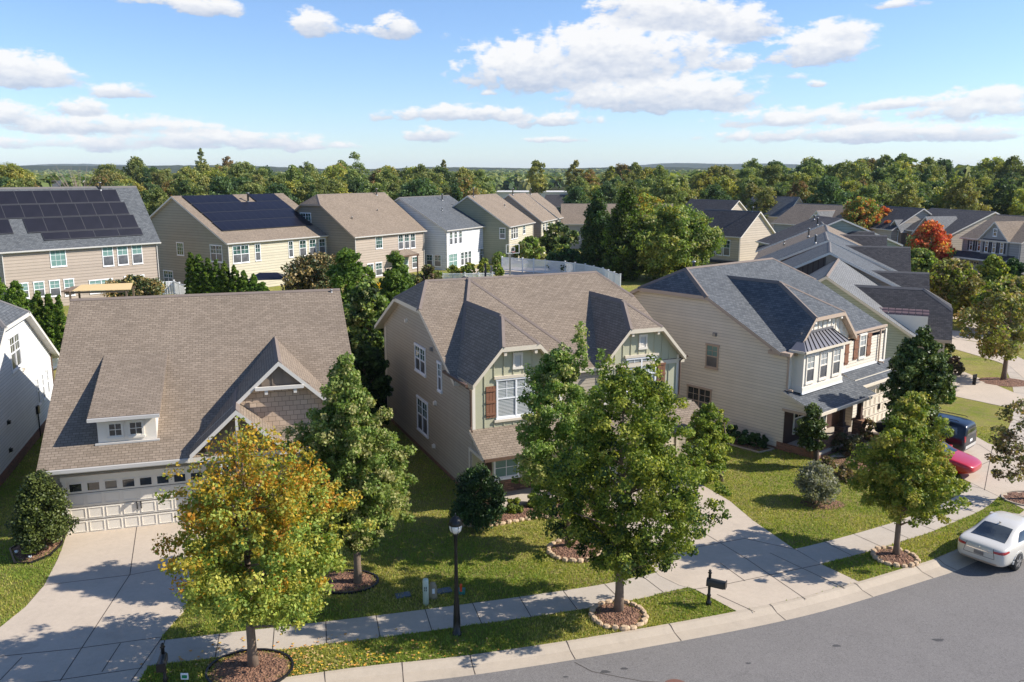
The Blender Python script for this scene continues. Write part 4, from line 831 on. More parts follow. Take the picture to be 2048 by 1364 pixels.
NOGRASS+=[[L3(0,-1.9),L3(10.8,-1.9),L3(10.8,12),L3(0,12)],[(-1.65,33.2),(8.3,37.6),(3,50),(-7,45)],[(-17.2,29.5),(-6.2,33),(-11,48),(-22,45)]]
flat('front_path',[L3(.5,-2.0),L3(5.0,-2.0),L3(6.4,-2.6),L3(6.4,-3.6),L3(2,-3.0)],.012,M['walk'],.05)
flat('front_path',[(-1.0,31.9),(3.9,33.6),(4.1,32.2),(0.9,31.4),(-.6,31.1)],.012,M['walk'],.05)
for poly in ([gp(1905,792),gp(2048,822),gp(2110,836),gp(2110,808),gp(2048,794),gp(1928,744),gp(1890,735)],
             [gp(1890,694),gp(1915,700),gp(1990,722),gp(2020,733),gp(2048,758),gp(2090,790),gp(2110,765),gp(2048,720),gp(1990,690),gp(1910,678),gp(1885,672)],
             [gp(1880,676),gp(1938,681),gp(1990,690),gp(2000,674),gp(1950,664),gp(1885,660)],[gp(1870,632),gp(1920,640),gp(1975,650),gp(1980,640),gp(1940,628),gp(1880,620)]):
    drive(poly,[])
drive([(-6,113),(6,110),(9,112),(9,119),(-2,123),(-7,119)],[]) ; 
dd=L3(0,0)
# ================================================================= foliage
PAL=dict(maple=[(.088,.126,.020),(.135,.168,.026),(.055,.085,.014),(.19,.20,.035)], maple2=[(.075,.115,.026),(.115,.150,.040),(.17,.17,.065),(.05,.08,.018)],
 dark=[(.020,.042,.014),(.032,.060,.018),(.045,.075,.022),(.016,.03,.012)], holly=[(.036,.052,.012),(.056,.074,.016),(.022,.034,.009),(.085,.105,.028)],
 yellow=[(.42,.27,.035),(.50,.30,.03),(.30,.24,.035),(.45,.20,.03)], lime=[(.20,.22,.045),(.15,.19,.035),(.26,.24,.05),(.11,.15,.03)],
 arb=[(.045,.080,.012),(.07,.11,.016),(.10,.15,.018),(.03,.055,.010)], arblit=[(.09,.15,.02),(.13,.18,.03),(.06,.11,.02)],
 red=[(.38,.05,.03),(.48,.10,.04),(.30,.06,.03),(.42,.16,.04)], orange=[(.36,.16,.03),(.40,.10,.03),(.28,.18,.04),(.15,.15,.03)],
 magn=[(.05,.06,.02),(.09,.07,.025),(.16,.10,.04),(.035,.05,.018),(.20,.15,.06)], pine=[(.045,.075,.012),(.075,.11,.018),(.11,.145,.025)],
 wood1=[(.075,.09,.028),(.11,.115,.035),(.055,.07,.022)], wood2=[(.12,.115,.04),(.16,.14,.045),(.09,.095,.03)], wood3=[(.035,.055,.020),(.05,.07,.025),(.025,.04,.018)], wood4=[(.20,.19,.04),(.26,.22,.05),(.15,.16,.03)], wood5=[(.17,.11,.045),(.13,.10,.04),(.20,.13,.05)],
 grey=[(.20,.20,.14),(.28,.27,.20),(.13,.14,.09)], brownsh=[(.12,.08,.05),(.10,.10,.05),(.07,.07,.03),(.18,.12,.08)], sparse=[(.17,.15,.06),(.24,.17,.07),(.11,.12,.05),(.13,.13,.04)])
LIFT=dict(maple=1.85,maple2=2.5,dark=1.7,holly=1.6,yellow=.98,lime=1.6,arb=1.9,arblit=1.6,wood1=2.6,wood2=2.3,wood3=2.7,wood4=1.9,wood5=1.6,pine=1.6,magn=1.6,sparse=1.7,red=1.8,orange=1.9,brownsh=1.4,grey=1.2)
PAL={k:[tuple(min(.6,c*LIFT.get(k,1)) for c in q) for q in v] for k,v in PAL.items()}
PROF=dict(broad=[(0,.42),(.12,.78),(.3,1),(.55,.97),(.8,.74),(.93,.46),(1,.12)],spindle=[(0,.8),(.15,1),(.5,.95),(.8,.55),(1,.04)],topthin=[(0,.45),(.12,.82),(.32,1),(.55,.92),(.72,.76),(.86,.55),(1,.2)],maple=[(0,.42),(.12,.80),(.32,1),(.55,.86),(.75,.55),(.9,.26),(1,.05)],round=[(0,.45),(.2,.85),(.45,1),(.75,.82),(.92,.42),(1,.1)],column=[(0,.7),(.2,1),(.6,.88),(.85,.55),(1,.08)],
 cone=[(0,.85),(.1,1),(.45,.72),(.8,.3),(1,.03)],oval=[(0,.35),(.25,.85),(.5,1),(.75,.78),(.92,.38),(1,.08)],bush=[(0,.82),(.2,1),(.5,.98),(.8,.72),(1,.15)],wide=[(0,.5),(.3,1),(.6,.95),(.85,.6),(1,.15)],egg=[(0,.7),(.2,1),(.5,.85),(.8,.45),(1,.1)])
def crown(name,R_,h0,h1,prof,pal,ncl,per,ls,seed,mat='leaf',rc=.2,shell=.55,pal2=None,tfun=None,flat_=.8,lobes=.22,spikes=(),up=.35,thin=0):
    rs=np.random.RandomState(seed); pr=np.array(PROF[prof]); H_=h1-h0
    t=rs.rand(ncl*6); rr=np.interp(t,pr[:,0],pr[:,1]); keep=rs.rand(len(t))<(rr**1.3+.05); t=t[keep][:ncl]; n=len(t)
    t[:max(3,n//40)]=.86+.11*rs.rand(max(3,n//40)); R_=R_*(1.04 if ls>.13 else .95)
    th=rs.rand(n)*2*np.pi; ph=rs.rand(3)*6.28
    lob=1+lobes*(np.sin(2*th+ph[0]+t*5)+.7*np.sin(3*th+ph[1]-t*7)+.5*np.sin(5*th+ph[2]))/1.6+lobes*.6*rs.randn(n)*.6
    f=(shell+(1-shell)*rs.rand(n))*np.sqrt(rs.rand(n)*.45+.55); f=np.where(rs.rand(n)<.2,f*.55,f)
    r=np.interp(t,pr[:,0],pr[:,1])*R_*f*lob
    c=np.stack([r*np.cos(th),r*np.sin(th),h0+H_*t+rs.randn(n)*.02*H_],1)
    for (sx,sy,sz,sr) in spikes:                     # upright leader shoots
        k=14; cc=np.stack([sx+rs.randn(k)*sr,sy+rs.randn(k)*sr,np.linspace(sz-1.4,sz,k)],1); c=np.concatenate([c,cc]); t=np.concatenate([t,np.ones(k)*.9])
    n=len(c); RC=rc*R_*(.6+.8*rs.rand(n)); 
    nl=(per*(RC/RC.mean())**2*.5+per*.5).astype(int); 
    if thin: nl=(nl*np.where(t>.62,1-thin*np.clip((t-.62)/.25,0,1),1)).astype(int)
    if len(spikes): nl[-14*len(spikes):]=per//3; RC[-14*len(spikes):]=.16
    idx=np.repeat(np.arange(n),nl); m=len(idx)
    d=rs.randn(m,3); d/=np.linalg.norm(d,axis=1,keepdims=True)+1e-9; rad=RC[idx]*(rs.rand(m)**.45)
    d[:,2]*=flat_; pos=c[idx]+d*rad[:,None]
    nr=rs.randn(m,3)*.8+d*.7; nr[:,2]+=up; nr/=np.linalg.norm(nr,axis=1,keepdims=True)
    a=np.cross(nr,rs.randn(m,3)); a/=np.linalg.norm(a,axis=1,keepdims=True)+1e-9; b=np.cross(nr,a)
    s=ls*(.6+.8*rs.rand(m))[:,None]
    V=np.stack([pos-a*s*.5,pos-b*s*.36+a*s*.05,pos+a*s*.55+nr*s*.08,pos+b*s*.36+a*s*.05],1).reshape(-1,3)
    P1=np.array(PAL[pal]); cb=P1[rs.randint(len(P1),size=n)]
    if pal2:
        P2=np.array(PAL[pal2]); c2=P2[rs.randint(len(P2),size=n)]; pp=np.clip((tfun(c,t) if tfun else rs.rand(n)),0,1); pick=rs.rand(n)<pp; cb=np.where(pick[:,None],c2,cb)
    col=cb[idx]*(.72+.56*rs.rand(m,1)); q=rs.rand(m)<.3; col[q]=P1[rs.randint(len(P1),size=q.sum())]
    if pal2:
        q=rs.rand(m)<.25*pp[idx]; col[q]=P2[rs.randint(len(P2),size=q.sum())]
    me=bpy.data.meshes.new(name); me.vertices.add(m*4); me.vertices.foreach_set('co',V.ravel().astype(np.float32))
    me.loops.add(m*4); me.loops.foreach_set('vertex_index',np.arange(m*4,dtype=np.int32)); me.polygons.add(m)
    me.polygons.foreach_set('loop_start',np.arange(0,m*4,4,dtype=np.int32)); me.polygons.foreach_set('loop_total',np.full(m,4,dtype=np.int32))
    me.update(calc_edges=True); at=me.attributes.new('leafcol','FLOAT_COLOR','POINT')
    C4=np.ones((m,4,4),dtype=np.float32); C4[:,:,:3]=col[:,None,:]; at.data.foreach_set('color',C4.ravel()); me.materials.append(M[mat]); return me,c
def trunkmesh(name,h0,h1,r,cl_,seed,nb=12,mat='bark',fork=None,twigs=0,bare=0):
    rs=random.Random(seed); mb=MB(); top=h0+(h1-h0)*.85; pts=[];rd=[]
    for k in range(9):
        f=k/8; pts.append((rs.uniform(-.05,.05)*f*2,rs.uniform(-.05,.05)*f*2,-.1+(top+.1)*f)); rd.append(r*(1.25 if k==0 else 1)*(1-f)**.7+.012)
    mb.tube(pts,rd,8)
    for i in range(min(nb,len(cl_))):
        c=cl_[rs.randrange(len(cl_))]; z0=max(h0*.75,min(c[2]-.35*math.hypot(c[0],c[1])-.2,top*.95)); f=(z0+.1)/(top+.1); rr_=max(.012,r*(1-f)**.7*.55)
        p0=Vector((0,0,z0)); p3=Vector(c); mid=p0.lerp(p3,.5)+Vector((rs.uniform(-.1,.1),rs.uniform(-.1,.1),-.08*abs(p3.z-p0.z)+.1)); mb.tube([p0,mid,p3],[rr_,rr_*.6,rr_*.2],5)
    for i in range(bare):
        th=rs.uniform(0,6.28); q=rs.uniform(.1,.6); z1=rs.uniform(.75,1.04)*h1; p0=Vector((0,0,top*rs.uniform(.5,.8))); p3=Vector((math.cos(th)*q*1.6,math.sin(th)*q*1.6,z1)); mb.tube([p0,p0.lerp(p3,.5)+Vector((0,0,-.1)),p3],[.03,.016,.005],4)
        for s_ in range(3):
            a=p0.lerp(p3,.5+.15*s_); mb.tube([a,a+Vector((rs.uniform(-.35,.35),rs.uniform(-.35,.35),rs.uniform(.2,.5)))],[.008,.003],3)
    return mb.mesh(name,[M[mat]],True)
def tree(label,base,xl,xr,ytop,ybot,prof='maple',pal='maple',cat='tree',name='tree',ncl=170,per=90,ls=.17,seed=1,r=.11,mat='leaf',base_is_world=False,group=None,trunk=True,nb=16,depth=None,cx=None,bark='bark',maxH=None,bare=0,**k):
    """base: photo pixel of the trunk foot; crown extents are photo pixels, turned into metres at the tree's distance"""
    bx,by=base if base_is_world else gp(*base)
    sc_=mpp(by,4); R_=(xr-xl)/2*sc_; h1=zat((xl+xr)/2,ytop,by-(.0)); h0=max(.05,zat((xl+xr)/2,ybot,by-R_*.7))
    cxp=((xl+xr)/2-1024)*sc_
    dx=cxp-bx
    if abs(dx)>R_*.6: dx=math.copysign(R_*.6,dx)
    sk=k.pop('spikes_px',()); sp=[((px-1024)*sc_-bx-dx,0,zat(px,py,by),.10) for px,py in sk]
    o=thing(name,label,cat,(bx,by,0),0,group)
    me,c=crown('crown',R_,h0,h1,prof,pal,ncl,per,ls,seed,mat,spikes=sp,**k)
    co=inst('crown' if trunk else 'foliage',me,o,(dx*.9,0,0))
    if trunk:
        c=c+np.array([dx*.9,0,0]); inst('trunk',trunkmesh('trunk',h0,h1,r,c,seed+5,nb,bark,bare=bare),o)
    return o
SP=()
ylw=lambda c,t: np.clip((t-.25)*1.4+.06,0,.85)
tree('big maple turning yellow and orange on top, beside the driveway at lower left',(507,1335),318,716,862,1300,'topthin','lime','tree','maple_tree',ncl=720,per=90,ls=.088,nb=26,seed=21,r=.13,pal2='yellow',tfun=ylw,bare=16,rc=.105,thin=.75,lobes=.25)
tree('green maple standing between the left and middle houses, behind the yellow maple',(716,1168),562,830,722,1130,'maple','maple2','tree','maple_tree',ncl=800,per=98,ls=.098,seed=33,r=.12,rc=.11,lobes=.28)
tree('green maple with tall upright shoots close to the front of the green house',(1137,1095),1005,1225,700,1080,'oval','maple2','tree','maple_tree',ncl=500,per=100,ls=.088,seed=44,r=.11,rc=.11,spikes_px=((1150,648),(1160,662),(1125,690),(1195,700),(1060,735)),lobes=.28)
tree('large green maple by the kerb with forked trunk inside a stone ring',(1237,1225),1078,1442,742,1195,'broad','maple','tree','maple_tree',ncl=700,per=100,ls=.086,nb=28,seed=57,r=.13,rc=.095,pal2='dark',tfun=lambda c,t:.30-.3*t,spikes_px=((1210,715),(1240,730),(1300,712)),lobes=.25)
tree('rounded bright green tree beside the upper end of the middle driveway',(1443,962),1338,1448,812,965,'round','maple','tree','small_tree',ncl=260,per=90,ls=.10,seed=61,r=.08,rc=.14,pal2='lime',tfun=lambda c,t:.25+0*t)
tree('yellow green street maple in a stone ring near the white sedan',(1792,1112),1700,1940,788,1065,'maple','lime','tree','maple_tree',ncl=380,per=100,ls=.10,nb=24,seed=72,r=.10,pal2='maple',tfun=lambda c,t:.45-.3*t,rc=.115,lobes=.36)
tree('dense dark green magnolia beside the garage of the cream house',(1838,902),1776,1898,664,890,'oval','holly','tree','magnolia_tree',ncl=420,per=100,ls=.14,seed=81,r=.12,mat='leafdark',rc=.15,lobes=.2)
tree('small lollipop holly with ivy wrapped trunk in front of the stone porch',(1630,935),1598,1662,815,905,'round','holly','tree','small_tree',ncl=70,per=90,ls=.12,seed=85,r=.16,mat='leafdark',rc=.3,bark='barkdark')
tree('thin leaved crape myrtle tree cut by the right edge above the white sedan',(2062,1000),1955,2110,795,975,'round','sparse','tree','ornamental_tree',ncl=80,per=44,ls=.12,seed=91,r=.08,rc=.16,bare=8,lobes=.35,pal2='brownsh')
tree('young street tree with airy yellow green crown beside far driveways',(2007,760),1915,2085,590,722,'oval','sparse','tree','street_tree',ncl=120,per=60,ls=.19,seed=95,r=.16,pal2='lime',rc=.14,lobes=.4)
# shrubs near
def shrub(label,base,xl,xr,yt,prof='bush',pal='holly',ls=.09,ncl=90,per=80,seed=3,mat='leafdark',cat='shrub',name='shrub',group=None,**k):
    return tree(label,base,xl,xr,yt,base[1]+2,prof,pal,cat,name,ncl,per,ls,seed,trunk=False,mat=mat,group=group,rc=k.pop('rc',.3),shell=.75,lobes=k.pop('lobes',.08),**k)
shrub('glossy egg shaped holly bush left of the white garage door',(68,1104),10,127,945,'egg','holly',.085,170,120,seed=101,rc=.26)
shrub('dark rounded shrub at the front left corner of the green house',(955,1052),903,1006,936,'bush','dark',.09,150,110,seed=103,rc=.28,lobes=.14)
for i,(x,y,x0,x1,yt) in enumerate([(1000,1030,984,1012,1012),(1027,1026,1010,1050,1000),(1066,1013,1050,1083,990)]):
    shrub(['smallest leafy green plant in the mulch bed beside the dark rounded shrub','middle one of three leafy green plants in the stone edged bed','rightmost of three leafy green plants in the stone edged bed'][i],(x,y),x0,x1,yt,'bush','maple',.1,22,60,seed=110+i,mat='leaf',lobes=.3,name='low_plant',cat='plant',group='leafy plants in the stone edged bed')
for i,(x,y,w_,yt) in enumerate([(1452,882,15,850),(1474,886,14,852),(1495,890,13,862),(1516,893,13,866),(1531,897,9,872)]):
    shrub('dark purplish shrub along the cream house wall, '+['first from the back','second from the back','third from the back','fourth from the back','last and smallest, nearest the porch'][i],(x,y),x-w_,x+w_,yt,'bush','dark',.11,26,60,seed=120+i,lobes=.35,group='dark shrubs along the side wall of the cream house')
shrub('airy silvery grey shrub on the lawn beside a bare patch',(1648,1005),1600,1690,930,'round','grey',.09,110,70,seed=131,mat='leaf',lobes=.2)
for i,(x,y,w_,yt) in enumerate([(1690,905,22,868),(1725,915,26,872),(1664,945,20,918),(1700,960,24,930),(1740,880,18,838)]):
    shrub('loose brownish shrub before the stone porch, '+['at its middle','beside the tan steps','left of the bed near the lollipop holly','lowest near the lawn','tallest by the porch pier'][i],(x,y),x-w_,x+w_,yt,'bush','brownsh',.1,34,45,seed=140+i,mat='leaf',lobes=.4,group='loose shrubs before the stone porch')
for i,(x,y,w_,yt,pl) in enumerate([(1917,748,17,714,'brownsh'),(1898,716,16,678,'holly'),(1895,735,12,700,'arblit'),(1902,758,9,730,'arb'),(1902,805,14,772,'arblit')]):
    shrub(['clipped round brown boxwood ball beside the far driveway','dark upright clipped shrub behind the boxwood ball','small yellow green clipped shrub','small clipped shrub at the front of the pale house','grassy tuft at the edge of the far driveway'][i],(x,y),x-w_,x+w_,yt,'bush',pl,.12,40,70,seed=150+i,lobes=.06)
def inpoly(x,y,P):
    P=np.array(P); n=len(P); r=np.zeros(len(x),bool); j=n-1
    for i in range(n):
        c=((P[i,1]>y)!=(P[j,1]>y))&(x<(P[j,0]-P[i,0])*(y-P[i,1])/(P[j,1]-P[i,1]+1e-12)+P[i,0]); r^=c; j=i
    return r
def grassblades(n,seed):
    rs=np.random.RandomState(seed); Y=19.5+(rs.rand(n)**1.5)*24; X=(rs.rand(n)*2-1)*.66*Y
    ok=inpoly(X,Y,lawn)&~inpoly(X,Y,WALKP)
    for P in NOGRASS: ok&=~inpoly(X,Y,P)
    X,Y=X[ok],Y[ok]; m=len(X); th=rs.rand(m)*6.28; hgt=.035+.055*rs.rand(m); wd=.012+.014*rs.rand(m); lx=rs.randn(m)*.03; ly=rs.randn(m)*.03
    V=np.stack([np.stack([X-np.cos(th)*wd,Y-np.sin(th)*wd,0*X-.005],1),np.stack([X+np.cos(th)*wd,Y+np.sin(th)*wd,0*X-.005],1),np.stack([X+lx,Y+ly,hgt],1)],1).reshape(-1,3)
    me=bpy.data.meshes.new('grass'); me.vertices.add(m*3); me.vertices.foreach_set('co',V.ravel().astype(np.float32)); me.loops.add(m*3); me.loops.foreach_set('vertex_index',np.arange(m*3,dtype=np.int32)); me.polygons.add(m)
    me.polygons.foreach_set('loop_start',np.arange(0,m*3,3,dtype=np.int32)); me.polygons.foreach_set('loop_total',np.full(m,3,dtype=np.int32)); me.update(calc_edges=True)
    P1=np.array([(.20,.27,.045),(.30,.33,.06),(.40,.37,.09),(.48,.40,.15),(.16,.22,.04)]); patch_=np.sin(X*.9+1.3*np.sin(Y*.7))+np.sin(Y*1.1+X*.4); ix=np.clip((rs.rand(m)*3+np.clip(patch_,-1,1.6)).astype(int),0,4); col=P1[ix]*(.7+.6*rs.rand(m,1))
    at=me.attributes.new('leafcol','FLOAT_COLOR','POINT'); C4=np.ones((m,3,4),dtype=np.float32); C4[:,:,:3]=col[:,None,:]; at.data.foreach_set('color',C4.ravel()); me.materials.append(M['leaf']); return link(bpy.data.objects.new('grass',me))
tag(grassblades(420000,3),'short tufted grass on the front lawns','grass',kind='stuff')
# back garden trees ---------------------------------------------------
def bt(label,base,xl,xr,yt,yb,prof,pal,ls=.35,ncl=110,per=60,seed=1,**k): return tree(label,base,xl,xr,yt,yb,prof,pal,ncl=ncl,per=per,ls=ls,seed=seed,r=k.pop('r',.16),**k)
bt('dense dark green tree filling the gap between the two brown roofs',(745,800),672,800,565,800,'round','maple2',.22,260,110,201,pal2='dark',rc=.17)
bt('dark leafy tree low between the left house and the green house',(735,870),690,785,690,860,'round','dark',.2,130,100,202,rc=.22)
bt('shaggy bright green pine behind the green house',(800,625),742,838,506,612,'cone','pine',.26,150,90,203,name='pine_tree',up=.8,rc=.2,cat='pine tree')
bt('second shaggy pine, shorter, left of the bright one',(700,640),655,745,500,640,'oval','pine',.28,120,90,204,name='pine_tree',up=.8,rc=.2,cat='pine tree')
bt('magnolia with rusty brown leaf undersides behind the brown ridge, large',(630,610),560,700,512,620,'wide','magn',.26,190,80,205,mat='leafdark',name='magnolia_tree',cat='magnolia')
bt('magnolia shrub with rusty leaves peeking over the left roof ridge',(270,615),212,326,553,612,'wide','magn',.24,130,80,206,mat='leafdark',name='magnolia_tree',cat='magnolia')
bt('reddish leaved bush tree right of the pines',(850,610),820,890,532,600,'round','brownsh',.26,90,70,207,pal2='maple2')
bt('small green bush tree below the pines beside the green roof edge',(760,700),705,812,600,700,'round','maple2',.22,150,90,208)
for i,(x,yt) in enumerate([(384,509),(400,513),(417,521),(433,528),(450,530),(469,538),(488,548),(507,559),(523,570)]):
    tree('columnar arborvitae in the hedge below the solar house, '+['first and tallest from the left','second from the left','third from the left','fourth from the left','fifth from the left','sixth from the left','seventh from the left','eighth from the left','last and shortest'][i],(x,620),x-16,x+16,yt-6,612,'spindle','arb','evergreen','arborvitae',260,80,.12,220+i,trunk=False,group='arborvitae hedge below the solar house',rc=.2,shell=.7,lobes=.06,up=.1)
for i,(x0,x1,yt,yb,by) in enumerate([(-40,22,556,680,680),(5,60,572,660,690),(56,98,592,700,720),(86,116,592,700,720),(112,138,590,720,740)]):
    tree('bright green arborvitae left of the tan house, '+['cut off by the left edge','right of the one at the photo edge','broad one above the pale grey gable','narrow one behind the broad one','slim dark one touching the brown roof'][i],((x0+x1)/2 and ((x0+x1)//2,by)),x0,x1,yt-6,yb,'spindle','arblit' if i in (2,) else 'arb','evergreen','arborvitae',240,90,.15,240+i,trunk=False,rc=.2,shell=.7,lobes=.08,up=.1,pal2='arblit')
for i,(x,yt,w_) in enumerate([(905,532,16),(937,525,18),(968,518,17),(997,530,14)]):
    bt('young loose sapling behind the white picket fence, '+['leftmost','second from the left','third from the left, beside the dark post','rightmost'][i],(x,556),x-w_,x+w_,yt,552,'round','lime',.22,40,40,260+i,r=.04,group='saplings behind the fence',pal2='maple')
bt('dark shrub by the side of the white house',(1000,530),980,1016,505,530,'bush','maple2',.3,60,60,270)
bt('round green tree behind the basketball hoop',(1052,525),1030,1092,476,520,'round','maple2',.42,100,60,271)
bt('dark round tree left of the tall evergreens',(1110,515),1076,1155,452,512,'round','dark',.45,140,60,272,pal2='maple2')
bt('low yellowish hedge bush behind the white fence',(1115,535),1095,1145,500,535,'bush','lime',.4,60,50,273,pal2='maple')
bt('dark hedge along the curved white fence',(1150,545),1090,1190,505,545,'bush','dark',.4,120,60,274)
bt('tall dark columnar evergreen, left one of the pair',(1195,548),1160,1228,390,552,'spindle','dark',.28,420,85,275,pal2='holly',rc=.26,lobes=.1)
bt('tall columnar evergreen, lighter right one of the pair',(1245,560),1208,1292,376,574,'spindle','holly',.28,480,85,276,pal2='arb',rc=.24,lobes=.1)
bt('wide yellow green tree with golden patches behind the cream house',(1345,560),1255,1438,415,565,'wide','maple2',.30,460,85,277,pal2='lime',tfun=lambda c,t:.30+.40*(c[:,0]<0),rc=.14,lobes=.3)
bt('golden topped tree behind the tall evergreens',(1290,500),1240,1330,390,500,'round','lime',.35,150,70,278,pal2='yellow',tfun=lambda c,t:t*.5)
bt('willowy rounded grey green tree beyond the evergreens',(1350,470),1308,1388,362,440,'round','maple2',.6,150,60,279)
bt('low bushes behind the cream house ridge',(1475,535),1425,1508,492,530,'bush','maple2',.35,110,60,280,pal2='dark')
bt('small bush beside the gable of the black roofed house',(1515,530),1500,1530,505,530,'bush','dark',.35,40,50,281)
# street trees at right ----------------------------------------------
bt('tall orange and green tree rising over the right hand row',(1722,515),1678,1766,398,505,'oval','orange',.36,260,70,290,pal2='maple2',rc=.2)
bt('red maple just right of the tall orange tree',(1760,515),1730,1790,416,500,'oval','red',.36,170,60,291,pal2='orange')
bt('smaller scarlet tree at the end of the charcoal front wing',(1780,520),1752,1798,445,505,'round','red',.4,90,60,292)
bt('red maple with green heart beside the grey gabled house',(1862,545),1814,1904,446,545,'oval','red',.34,260,70,293,pal2='maple2',tfun=lambda c,t:.75-.8*t)
bt('crimson tree low behind the red maple',(1885,550),1868,1902,498,545,'round','red',.4,60,50,294)
bt('green street tree below the red maple',(1845,575),1803,1880,500,565,'round','maple2',.36,140,60,295)
bt('large airy yellowish street tree beyond the dark front wing',(1895,640),1835,1965,525,632,'round','sparse',.3,210,75,296,pal2='lime',rc=.2)
bt('bright green street tree in front of the navy shuttered house',(1985,600),1945,2025,512,595,'egg','maple',.32,140,60,297,pal2='lime')
bt('dark green tree beside the driveways of the navy shuttered house',(2030,585),2000,2058,520,580,'round','dark',.32,90,60,298)
bt('low spreading tree at the right edge above the far driveways',(2040,665),1962,2100,560,655,'round','sparse',.3,170,65,299,pal2='maple')
# ---------------------------------------------------------------- woods beyond the houses
kinds=[('wood1','round','broad green tree'),('wood2','round','yellowish tree'),('wood3','oval','dark evergreen'),('wood4','round','lime green tree'),('wood5','oval','rusty orange tree'),('wood3','cone','tall dark pine'),('wood1','wide','olive green tree')]
protos=[]
for i,(pl,pf,lb) in enumerate(kinds):
    for j in range(2):
        me,c=crown('crown',4.6 if pf!='cone' else 3.2,2.2,13.5,pf,pl,130,80,.45,300+i*7+j,'leaf',rc=.2,lobes=.38,pal2='wood1' if i in(1,3,4) else None,tfun=(lambda c,t:np.full(len(t),.3)))
        protos.append((i,lb,me,trunkmesh('trunk',2.2,13.5,.22,c,i+j,8,'barkdark')))
wr=random.Random(77); placed=[]
HS=[(-32,96,26),(-20,106,24),(-9,118,22),(0,126,20),(5,140,18),(8,151,16),(-50,98,26)]
used=set()
LM=[(-80,'above the left edge of the panelled grey roof'),(60,'above the left half of the panelled grey roof'),(150,'above the small far roofs at left'),(250,'above the right end of the panelled grey roof'),(330,'above the gap left of the cream solar house'),(420,'above the cream solar house'),(520,'above the ridge of the cream solar house'),(600,'above the gap right of the cream solar house'),(690,'above the plain brown roof'),(790,'above the gap left of the white house'),(880,'above the white house'),(960,'above the tan roof right of the white house'),(1060,'above the last tan roofs'),(1180,'above the pair of tall evergreens'),(1290,'above the golden topped tree'),(1380,'above the wide yellow green tree'),(1470,'above the black roofed house'),(1560,'above the gap right of the black roofed house'),(1640,'above the brown grey roof'),(1720,'above the tall orange tree'),(1800,'above the dark roof by the red maple'),(1880,'above the red maple'),(1960,'above the grey gabled house'),(2040,'above the navy shuttered house'),(2150,'beyond the right edge')]
def wood(x,y,i,s,sz=None):
    pxx=1024+x/y*FPX/1.02; lm=min(LM,key=lambda q:abs(q[0]-pxx))[1]
    row='front' if y<195 else ('second' if y<215 else ('third' if y<240 else ('fourth' if y<275 else 'back')))
    for q_ in range(7):
        i_=(i+q_*3)%7; lb=kinds[i_][2]+' in the '+row+' row '+lm
        if lb not in used: break
    used.add(lb); i=i_; cand=[q for q in protos if q[0]==i]; k,_,me,tm=cand[wr.randrange(len(cand))]
    o=thing('pine_tree' if i==5 else 'tree',lb,'pine tree' if i==5 else 'tree',(x,y,0),wr.uniform(0,6.28),'woodland trees beyond the houses')
    inst('crown',me,o); inst('trunk',tm,o); sz=sz or s; o.scale=(s,s,sz); placed.append((x,y))
def okp(x,y,dm):
    return all((x-a)**2+(y-b)**2>dm*dm for a,b in placed)
cnt=0
# (px range, y of tree top in photo, distance range, species weights)
bands=[(-60,330,(322,345),(175,330),(3,3,2,1,1,2,2),46),(330,640,(325,350),(160,320),(3,2,3,1,1,2,2),50),(640,960,(330,352),(165,320),(3,3,2,1,1,1,2),46),(1150,1500,(328,350),(175,330),(3,3,2,2,0,0,2),46),(1500,2110,(318,345),(170,320),(3,3,2,2,0,0,2),84)]
for (a,b,yt,dr,wts,num) in bands:
    tr=0; n=0
    while n<num and tr<4000:
        tr+=1; Y=wr.uniform(*dr)
        if wr.random()<.45: Y=wr.uniform(dr[0],dr[0]+50)
        px=wr.uniform(a,b); x=(px-1024)/FPX*Y*1.02
        if not okp(x,Y,6.5) or 85<px<235: continue
        k=wr.choices(range(7),wts)[0]
        f=(Y-dr[0])/(dr[1]-dr[0]); top=CH+(347-(yt[1]+(yt[0]-yt[1])*f+wr.uniform(-7,20)))*Y/1723. ; 
        if Y<dr[0]+55: top=CH+(347-wr.uniform(352,378))*Y/1723.
        s=max(.55,top/13.6); wood(x,Y,k,min(s,1.5),s); n+=1
tt=[('tall slender tree rising above the wood at left centre',(405,395),393,421,299,392,'oval','wood1'),('tallest round crowned tree above the woodline left of centre',(712,400),690,735,308,380,'round','wood1'),('ragged tall tree with open top right of centre',(1075,418),1052,1098,322,400,'oval','wood2'),('second ragged tall tree beside the first, right of centre',(1147,418),1128,1168,322,400,'oval','wood2'),('tall lanky tree above the woodline, centre',(888,405),877,899,320,395,'oval','wood2'),
 ('broad dark open crowned tree above the woodline at right',(1795,430),1765,1830,310,400,'round','wood1'),('tall tree with reddish tint above far roofs left of centre',(458,400),440,478,312,395,'oval','wood5'),('rounded olive tree standing alone right of the ragged pair',(1222,440),1200,1243,336,425,'oval','wood2'),('dark tree at the far left edge horizon',(20,372),-10,45,325,370,'round','wood1')]
for i,(lb,bs,xl,xr,yt,yb,pf,pl) in enumerate(tt): tree(lb,(bs[0],bs[1]+0),xl,xr,yt,yb,pf,pl,ncl=80,per=45,ls=.75,seed=400+i,r=.3,rc=.22,lobes=.3)
bm_=MB(); rb=random.Random(8)
c=gp(168,398); 
for k in range(46):
    th=rb.uniform(0,6.28); q=rb.uniform(.5,5); z=rb.uniform(4,9.5); p1=(math.cos(th)*q*.5,math.sin(th)*q*.5,z*.6); p2=(math.cos(th)*q,math.sin(th)*q,z); bm_.tube([(0,0,1.5+rb.uniform(0,2)),p1,p2],[.10,.05,.02],4)
